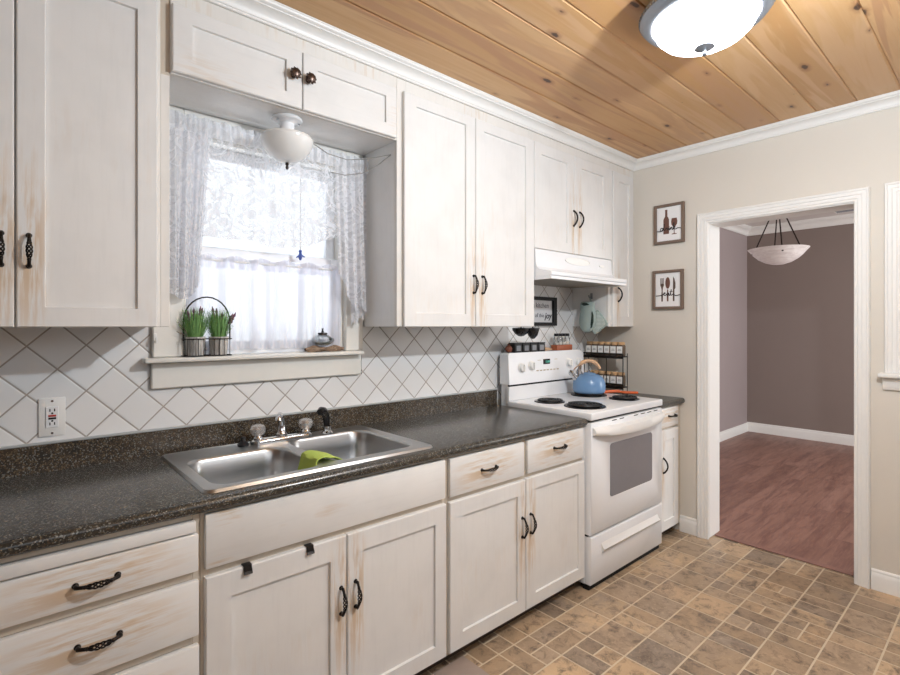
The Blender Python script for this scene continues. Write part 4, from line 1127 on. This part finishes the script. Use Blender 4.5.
def jabR2(u, v):
    x = 1.205+.080*u; zb = 1.345+.05*u+.012*sin(14*u)
    z = ZR-.064+(zb-(ZR-.064))*v
    y = 2.046+folds(u*.09, .006, 26, .6); return (x, y, z)
bm = nb(); sheet(bm, jabR2, 36, 24); obj('side_panel', bm, M['lace_d'], t)
t = thing('cafe_curtain', 'sheer white gathered cafe curtain over the lower half of the sink window', 'curtain', (.85, 2.085, 1.245))
def cafe(u, v):
    x = .527+.646*u; z = 1.622-.372*v-.006*sin(60*x)*(v < .12)
    g = min(1, .25+v*3)
    f = sin(2*pi*8.5*x+1.2*sin(9*x))+.55*sin(2*pi*19*x+2*sin(5*x))
    return (x+.006*g*cos(2*pi*8.5*x), 2.103+.0095*g*f, z)
bm = nb(); sheet(bm, cafe, 260, 20); obj('drape', bm, M['sheer'], t)
bm = nb(); sheet(bm, lambda u, v: (lambda p: (p[0], p[1]-.003, p[2]))(cafe(u, v*.13)), 260, 4); obj('header', bm, M['sheer'], t)
bm = nb(); cyl(bm, (.5245, 2.104, 1.604), (1.1795, 2.104, 1.604), .005, seg=10); obj('rod', bm, M['white_enamel'], t)
# small hanging figure between the curtains
t = thing('sun_catcher', 'tiny blue figure hanging on a thread in front of the upper window sash', 'ornament', (.965, 2.066, 1.64))
bm = nb(); tube(bm, [(.965,2.066,1.675),(.966,2.068,1.72),(.965,2.066,1.78),(.965,2.058,2.09)], .0012, 5); obj('thread', bm, M['stem'], t)
bm = nb(); ball(bm, (.965,2.066,1.668), .0075, 10); tube(bm, [(.965,2.066,1.662),(.965,2.066,1.645),(.965,2.066,1.630)], [.006,.010,.004], 8)
tube(bm, [(.948,2.066,1.640),(.965,2.066,1.655),(.984,2.066,1.645)], [.003,.004,.003], 6); obj('figure', bm, M['blue_fig'], t)
# ================================================================= LIGHT OVER THE SINK
LX, LY = .838, 1.912
t = thing('sink_light', 'small white ceiling light with cream glass bowl shade over the sink window', 'light', (LX, LY, 2.16))
bm = nb(); lathe(bm, [(0,-.0005),(.057,-.0005),(.059,-.006),(.055,-.012),(.036,-.016),(.028,-.022),(.027,-.052),(.036,-.060),(.036,-.068),(0,-.068)], (LX,LY,2.16), 36); obj('base', bm, M['white_enamel'], t)
for s in (-1, 1):
    bm = nb(); ball(bm, (LX+s*.043, LY-.012, 2.160-.0155), .006, 10, .6); obj('screw', bm, M['chrome'], t)
bm = nb(); lathe(bm, [(.034,-.066),(.074,-.068),(.094,-.074),(.1005,-.084),(.0985,-.099),(.089,-.122),(.068,-.147),(.041,-.166),(.016,-.173),(0,-.174)], (LX,LY,2.16), 40); obj('shade', bm, M['opal'], t)
bm = nb(); lathe(bm, [(0,-.173),(.006,-.174),(.007,-.181),(.004,-.185),(.006,-.191),(.005,-.197),(0,-.202)], (LX,LY,2.16), 14); obj('finial', bm, M['bronze'], t)
bm = nb()
tube(bm, [(LX+.106,LY,2.090),(1.02,1.925,2.067),(1.12,1.935,2.065),(1.20,1.91,2.080),(1.2955,1.86,2.108)], .0018, 6)
tube(bm, [(1.2955,1.86,2.108),(1.25,1.90,2.060),(1.19,1.93,2.020),(1.12,1.955,2.003),(1.06,1.98,2.01)], .0016, 6)
tube(bm, [(LX+.10,LY,2.078),(LX+.106,LY,2.090)], .0018, 6)
tag(obj('twine', bm, M['cable']), 'thin grey twine looped from the window side wall to the sink light', 'twine')
# ================================================================= SILL OBJECTS
SL = 1.2310
t = thing('wire_basket', 'dark wire basket with arched handle on the window sill holding lavender pots', 'basket', (.585, 2.061, SL))
BX0, BX1, BY0, BY1 = .502, .672, 2.040, 2.098
BY1 = 2.086
bm = nb()
for z in (SL+.003, SL+.066): tube(bm, [(p[0], p[1], z) for p in rrect(BX0, BX1, 2.036, BY1, .012, 0, 3)], .0022, 6, closed=True)
for k in range(9):
    x = BX0+.01+(BX1-BX0-.02)*k/8
    tube(bm, [(x, 2.036, SL+.003), (x, 2.036, SL+.066)], .0013, 5); tube(bm, [(x, BY1, SL+.003), (x, BY1, SL+.066)], .0013, 5)
    tube(bm, [(x, 2.036, SL+.0022), (x, BY1, SL+.0022)], .0013, 5)
obj('cage', bm, M['black_iron'], t)
bm = nb(); pts = [(BX0+.002, 2.061, SL+.06)]
for k in range(15):
    a = pi-pi*k/14; pts.append((.587+.083*cos(a), 2.061, SL+.13+.095*sin(a)))
pts.append((BX1-.002, 2.061, SL+.06)); tube(bm, pts, .0028, 8)
obj('handle', bm, M['black_iron'], t)
rp = random.Random(21)
for i, px in enumerate((.545, .629)):
    t = thing('potted_lavender', 'lavender in a whitewashed pot inside the wire basket, ' + ('left one', 'right one')[i], 'potted plant', (px, 2.061, SL+.004), 'lavender pots in the basket')
    bm = nb(); lathe(bm, [(0,0),(.029,0),(.030,.004),(.036,.066),(.038,.070),(.034,.070),(.031,.060),(0,.060)], (px,2.061,SL+.004), 20, None, (1,.62)); obj('pot', bm, M['bucket'], t)
    bm = nb()
    for k in range(340):
        a = rp.random()*2*pi; r0 = .026*sqrt(rp.random()); lean = (rp.random()**1.3*.046+.003); h = .055+.075*rp.random()
        bx, by = px+r0*cos(a), 2.061+r0*sin(a)*.55; z0 = SL+.064
        dx, dy = lean*cos(a), lean*sin(a)*.45
        w = .0012; ax, ay = -sin(a)*w, cos(a)*w
        v = [bm.verts.new(q) for q in ((bx-ax,by-ay,z0),(bx+ax,by+ay,z0),(bx+dx*.6+ax,by+dy*.6+ay,z0+h*.6),(bx+dx,by+dy,z0+h),(bx+dx*.6-ax,by+dy*.6-ay,z0+h*.6))]
        bm.faces.new(v)
        if k % 3 == 0:
            for q in range(4):
                s_ = .35+.16*q; cx, cy, cz = bx+dx*s_, by+dy*s_, z0+h*s_; b2 = rp.random()*6.28
                v = [bm.verts.new(p) for p in ((cx,cy,cz-.001),(cx+.007*cos(b2),cy+.004*sin(b2),cz+.006),(cx+.001,cy,cz+.002))]; bm.faces.new(v)
    obj('foliage', bm, M['leaf'], t, smooth=False)
    bm = nb(); bl = nb()
    sp_ = [(-.028,.0,.170),(-.004,.004,.180),(.018,-.004,.186),(.026,.002,.180)] if i == 0 else [(-.024,0,.186),(-.008,.004,.180),(.012,-.003,.165),(.050,-.008,.160),(.064,.0,.165)]
    if i == 0: sp_ += [(-.062,-.012,.125),(-.066,-.010,.090)]
    for dx, dy, h in sp_:
        top = Vector((px+dx, 2.061+dy, SL+.004+h)); b0 = Vector((px+dx*.25, 2.061+dy*.3, SL+.064)); d = top-b0
        tube(bm, [b0, b0+d*.5+Vector((0,0,.004)), top], .0012, 5)
        if h < .13 and i == 0: continue
        n = 7
        pts = [b0+d*(.58+.42*q/n) for q in range(n+1)]
        tube(bl, pts, [.002+.0028*(q % 2)+.001 for q in range(n)]+[.001], 7)
    obj('stems', bm, M['stem'], t); obj('flower_spikes', bl, M['lav'], t)
# driftwood with glass bowl
bm = nb()
def wood(u, v):
    x = .985+.185*u; a = 2*pi*v; r = .017*(1-.55*abs(2*u-1)**3)*(1+.22*sin(13*u+3*a))
    return (x, 2.062+1.25*r*cos(a), SL+.0125+r*.75*sin(a)*(1+.3*sin(9*u)))
sheet(bm, wood, 30, 14); bmesh.ops.remove_doubles(bm, verts=bm.verts, dist=1e-5)
for v in bm.verts: v.co.z = max(v.co.z, SL+.0004)
tag(obj('driftwood', bm, M['bark'], ang=60), 'small brown piece of driftwood on the window sill under the glass bowl', 'driftwood')
t = thing('oil_lamp', 'squat clear glass oil lamp with black cap resting on driftwood on the sill', 'oil lamp', (1.068, 2.062, SL+.022))
bm = nb(); lathe(bm, [(0,0),(.024,.001),(.044,.012),(.051,.024),(.045,.036),(.026,.046),(.016,.049),(0,.049)], (1.068,2.062,SL+.0275), 30); obj('bowl', bm, M['clear'], t)
bm = nb(); lathe(bm, [(0,.003),(.036,.009),(.042,.016),(0,.016)], (1.068,2.062,SL+.0275), 24); obj('oil', bm, plain('grey_pebbles', 'A9ABA6', .3, var=.5), t)
bm = nb(); lathe(bm, [(.018,.049),(.022,.051),(.020,.057),(.006,.059),(.003,.070),(.005,.076),(0,.078)], (1.068,2.062,SL+.0275), 18); obj('cap', bm, M['black_plastic'], t)
# little white hook under the left cabinet
bm = nb(); box(bm, .409, .421, 2.074, 2.0779, 1.283, 1.320, .002); tube(bm, [(.415,2.074,1.292),(.415,2.064,1.288),(.415,2.060,1.296),(.415,2.060,1.304)], .003, 8)
tag(obj('wall_hook', bm, M['white_plastic']), 'small white hook on the window casing under the left wall cabinet', 'hook')
# ================================================================= OUTLET
ox, oz = .1235, 1.0495
t = thing('wall_outlet', 'white outlet with red and black test buttons on the tile above the counter', 'outlet', (ox, YW, oz))
bm = nb(); box(bm, ox-.035, ox+.035, YW-.006, YW-.0005, oz-.0625, oz+.0625, .003, 2); obj('cover_plate', bm, M['white_plastic'], t)
bm = nb(); box(bm, ox-.0165, ox+.0165, YW-.009, YW-.0062, oz-.034, oz+.034, .001); rc = obj('receptacle', bm, M['white_enamel'], t)
for nm, z0, z1, mt in (('reset_button', .001, .0075, plain('red_button', 'B0342B', .5)), ('test_button', -.0075, -.001, M['black_plastic'])):
    bm = nb(); box(bm, ox-.010, ox+.010, YW-.0105, YW-.0092, oz+z0, oz+z1, .0006); obj(nm, bm, mt, rc)
bm = nb()
for s in (-1, 1):
    zc = oz+s*.022
    box(bm, ox-.0075, ox-.0045, YW-.0096, YW-.0091, zc-.004, zc+.005); box(bm, ox+.0045, ox+.0075, YW-.0096, YW-.0091, zc-.004, zc+.005)
    cyl(bm, (ox, YW-.0091, oz+s*.0125), (ox, YW-.0096, oz+s*.0125), .003, seg=10)
obj('slots', bm, M['black_gap'], rc, smooth=False)
for s in (-1, 1):
    bm = nb(); cyl(bm, (ox, YW-.006, oz+s*.052), (ox, YW-.0072, oz+s*.052), .0035, seg=12); obj('screw', bm, M['chrome'], t)
# ================================================================= PICTURES ON THE BEIGE WALL
def picture(y0, y1, z0, z1, label):
    t = thing('framed_print', label, 'picture', (XE, (y0+y1)/2, z0)); w = .0175
    bm = nb()
    for a in ((y0,y1,z0,z0+w),(y0,y1,z1-w,z1),(y0,y0+w,z0+w,z1-w),(y1-w,y1,z0+w,z1-w)): box(bm, XE-.024, XE-.001, a[0], a[1], a[2], a[3], .0015)
    obj('frame', bm, M['frame_wood'], t)
    bm = nb(); box(bm, XE-.010, XE-.002, y0+w, y1-w, z0+w, z1-w); return t, obj('print', bm, M['paper'], t, smooth=False)
PX = XE-.0105
def flat(bm, poly, yc, zc, s=1.0):   # polygon in (right, up) metres, drawn on the print
    A = [bm.verts.new((PX, yc-p[0]*s, zc+p[1]*s)) for p in poly]; B = [bm.verts.new((PX-.0012, yc-p[0]*s, zc+p[1]*s)) for p in poly]
    f = bm.faces.new(A); g = bm.faces.new(B); n = len(A)
    for k in range(n): bm.faces.new((A[k], A[(k+1)%n], B[(k+1)%n], B[k]))
def sym(right): return right + [(-x, y) for x, y in reversed(right)]
def oval(cx, cy, rx, ry, n=20): return [(cx+rx*cos(2*pi*k/n), cy+ry*sin(2*pi*k/n)) for k in range(n)]
def script(bm, strokes, yc, zc, s, r=.0014):
    for st in strokes:
        # smooth the stroke with Catmull-Rom
        P = [Vector((PX-.0018, yc-x*s, zc+y*s)) for x, y in st]; out = []
        for i in range(len(P)-1):
            p0, p1, p2, p3 = P[max(i-1,0)], P[i], P[i+1], P[min(i+2,len(P)-1)]
            for k in range(5):
                u = k/5; out.append(.5*((2*p1)+(p2-p0)*u+(2*p0-5*p1+4*p2-p3)*u*u+(3*p1-p0-3*p2+p3)*u**3))
        out.append(P[-1]); tube(bm, out, r, 5)
t, pr = picture(1.455, 1.658, 1.897, 2.160, 'wood-framed print of a wine bottle and glass reading drink, upper picture')
yc, zc = 1.5565, 2.028
bm = nb(); flat(bm, sym([(.022,-.088),(.022,.020),(.018,.034),(.009,.048),(.008,.092),(.0095,.093),(.0095,.100)]), yc+.020, zc+.010, .86); obj('wine_bottle', bm, M['copper'], pr, smooth=False)
bm = nb(); flat(bm, sym([(.020,-.094),(.018,-.090),(.0025,-.086),(.0022,-.040),(.010,-.034),(.021,-.018),(.024,.004),(.019,.030)]), yc-.034, zc+.008, .86); obj('wine_glass', bm, M['copper'], pr, smooth=False)
D_ = [[(-1.9,-.05),(-1.3,-.1),(-.95,.28),(-1.25,.38),(-1.38,.05),(-1.1,-.08),(-.9,.2),(-.72,1.0),(-.86,.2),(-.72,-.02),(-.52,.2),(-.45,.36),(-.40,.25),(-.22,.3),(-.28,.1),(-.15,0),(0,.32),(-.02,.05),(.08,0),(.22,.32),(.2,0),(.3,.26),(.45,.33),(.45,.05),(.58,0),(.75,.5),(.78,.98),(.70,.9),(.68,.0),(.82,.33),(.95,.3),(.78,.17),(1.0,-.02),(1.4,.12),(1.9,.0)], [(.03,.48),(.05,.52)]]
bm = nb(); script(bm, D_, yc, zc-.040, .043, .0028); obj('script_word', bm, M['ink'], pr)
t, pr = picture(1.461, 1.668, 1.459, 1.720, 'wood-framed print of fork, spoon and knife reading eat, lower picture')
yc, zc = 1.5645, 1.5895
bm = nb()
fork = [(.0055,-.098),(.0065,-.060),(.0035,-.010),(.0065,.010),(.014,.028),(.014,.085),(.010,.085),(.0095,.040),(.005,.040),(.0045,.085),(.0015,.085),(.0012,.040)]
flat(bm, sym(fork), yc+.040, zc+.006, .86); obj('fork_motif', bm, plain('brown_print', '5E4B41', .6, var=.25), pr, smooth=False)
bm = nb(); flat(bm, sym([(.0055,-.098),(.0065,-.060),(.0035,-.005)]), yc+.002, zc+.006, .86); flat(bm, oval(0, .045, .0185, .045), yc+.002, zc+.006, .86); obj('spoon_motif', bm, M['copper'], pr, smooth=False)
bm = nb(); flat(bm, [(-.006,-.098),(.006,-.098),(.006,-.010),(.014,.004),(.014,.040),(.006,.075),(-.004,.092),(-.005,-.010)], yc-.038, zc+.006, .86); obj('knife_motif', bm, plain('brown_print', '5E4B41', .6, var=.25), pr, smooth=False)
E_ = [[(-2.0,-.05),(-1.2,.0),(-.75,.18),(-.42,.36),(-.62,.42),(-.68,.1),(-.40,.0),(-.1,.3),(.12,.34),(.0,.38),(-.14,.1),(.02,.0),(.16,.35),(.18,.05),(.3,.0),(.5,.5),(.55,.95),(.48,.1),(.62,.0),(.9,.15),(1.3,-.1),(2.0,.05)], [(.3,.55),(.75,.62)]]
bm = nb(); script(bm, E_, yc, zc-.038, .041, .0026); obj('script_word', bm, M['ink'], pr)
# ================================================================= KITCHEN CEILING LIGHT
CLX, CLY = 1.865, .745
t = thing('ceiling_light', 'round flush ceiling light, lit white glass bowl with pewter rim', 'light', (CLX, CLY, ZC))
bm = nb()
prof = [(0,-.001),(.205,-.001),(.215,-.010),(.238,-.020),(.250,-.034),(.250,-.050),(.240,-.062),(.232,-.070),(.216,-.076),(.204,-.074),(.201,-.062),(.200,-.050)]
lathe(bm, [(r*.86, z) for r, z in prof], (CLX,CLY,ZC), 64); obj('rim', bm, M['pewter'], t)
bm = nb()
for k in range(72):
    a = 2*pi*k/72; ball(bm, (CLX+.2475*.86*cos(a), CLY+.2475*.86*sin(a), ZC-.042), .0075, 6)
obj('beading', bm, M['pewter'], t)
bm = nb(); lathe(bm, [(.172,-.060),(.170,-.078),(.158,-.104),(.134,-.128),(.096,-.148),(.052,-.160),(0,-.164)], (CLX,CLY,ZC), 56); obj('glass_bowl', bm, M['lamp_on'], t)
bm = nb(); lathe(bm, [(0,-.160),(.030,-.163),(.033,-.168),(.022,-.173),(.007,-.177),(.006,-.188),(.009,-.193),(0,-.198)], (CLX,CLY,ZC), 20); obj('finial', bm, M['pewter'], t)
# ================================================================= DINING ROOM PENDANT, VENT
PXc, PYc = 5.1, 1.415
t = thing('pendant_light', 'white alabaster bowl pendant hanging on dark rods in the dining room', 'light', (PXc, PYc, 1.885))
bm = nb(); lathe(bm, [(0,0),(.045,.003),(.10,.020),(.15,.050),(.188,.086),(.208,.112),(.228,.134),(.232,.140),(.222,.140),(.196,.116),(.14,.054),(.09,.026),(0,.010)], (PXc,PYc,1.885), 56); obj('bowl_shade', bm, M['alabaster'], t)
for a in (25, 115, 205, 295):
    a = radians(a); bm = nb(); tube(bm, [(PXc+.178*cos(a), PYc+.178*sin(a), 2.006), (PXc+.012*cos(a), PYc+.012*sin(a), 2.42)], .0055, 8); ball(bm, (PXc+.190*cos(a), PYc+.190*sin(a), 1.990), .013, 10); obj('rod', bm, M['bronze'], t)
bm = nb(); cyl(bm, (PXc,PYc,2.40), (PXc,PYc,2.555), .010, seg=12); lathe(bm, [(0,2.57),(.06,2.575),(.066,2.5995),(0,2.5995)], (PXc,PYc,0), 24); cyl(bm, (PXc,PYc,2.55), (PXc,PYc,2.572), .016, seg=12); obj('stem', bm, M['bronze'], t)
t = thing('ceiling_vent', 'white ceiling vent with dark slots near the far dining room wall', 'vent', (6.81, 1.22, DC))
bm = nb(); vx0, vx1, vy0, vy1 = 6.74, 6.90, .98, 1.36
for a in ((vx0,vx1,vy0,vy0+.02),(vx0,vx1,vy1-.02,vy1),(vx0,vx0+.02,vy0+.02,vy1-.02),(vx1-.02,vx1,vy0+.02,vy1-.02)): box(bm, a[0], a[1], a[2], a[3], DC-.010, DC-.0005, .002)
obj('frame', bm, M['trim'], t)
bm = nb(); box(bm, vx0+.02, vx1-.02, vy0+.02, vy1-.02, DC-.003, DC-.0005); obj('backing', bm, M['black_gap'], t, smooth=False)
bm = nb()
for k in range(6):
    x = vx0+.030+.019*k; prism(bm, [(x, DC-.0035), (x+.004, DC-.0035), (x+.010, DC-.010), (x+.007, DC-.010)], 'y', vy0+.02, vy1-.02)
obj('louvers', bm, plain('vent_grey', '8C8F96', .5), t, smooth=False)
# ================================================================= RUG
bm = nb(); box(bm, .55, 1.400, .92, 1.502, .002, .010, .003, 2)
o = obj('rug', bm, M['rug']); tag(o, 'mauve woven rug on the tiled floor below the sink cabinet, only a corner seen', 'rug')
# ================================================================= LIGHT AND CAMERA
def area(name, loc, target, size, power, col=(1,1,1), sy=None):
    l = bpy.data.lights.new(name, 'AREA'); l.energy = power; l.color = col; l.size = size
    if sy: l.shape = 'RECTANGLE'; l.size_y = sy
    o = bpy.data.objects.new(name, l); C.objects.link(o); o.location = loc
    o.rotation_euler = (Vector(target)-Vector(loc)).to_track_quat('-Z', 'Y').to_euler(); return o
def point(name, loc, power, r, col=(1,1,1)):
    l = bpy.data.lights.new(name, 'POINT'); l.energy = power; l.color = col; l.shadow_soft_size = r
    o = bpy.data.objects.new(name, l); C.objects.link(o); o.location = loc; return o
point('key_lamp', (1.52, .10, 2.20), 88, .035, (.86, .935, 1))
area('room_fill', (.5, -1.5, 2.2), (1.5, 2, .9), 2.6, 14, (.85, .93, 1), .9)
area('dining_daylight', (5.3, -1.4, 1.6), (5.0, 2.3, 1.3), 1.6, 58, (1, .985, .97))
area('window_recess_fill', (.60, 2.60, .70), (.95, 1.98, 2.1), 0.7, 18, (.92, .95, 1))  # unseen lamp added below the sill, aimed up to brighten soffit and recess
wd = bpy.data.worlds.new('daylight'); bpy.context.scene.world = wd; wd.use_nodes = True
bgn = wd.node_tree.nodes['Background']; bgn.inputs[0].default_value = (.93, .96, 1, 1); bgn.inputs[1].default_value = 1.22
cam = bpy.data.cameras.new('camera'); co = bpy.data.objects.new('camera', cam); C.objects.link(co)
co.location = (0, 0, 1.345); co.rotation_euler = (pi/2, 0, radians(-41.62))
cam.sensor_width = 36; cam.lens = 506/900*36; cam.shift_y = -11.3/900; cam.shift_x = -1.0/900; cam.clip_start = .05
bpy.context.scene.camera = co
vs = bpy.context.scene.view_settings; vs.view_transform = 'Standard'; vs.exposure = 0; vs.look = 'None'
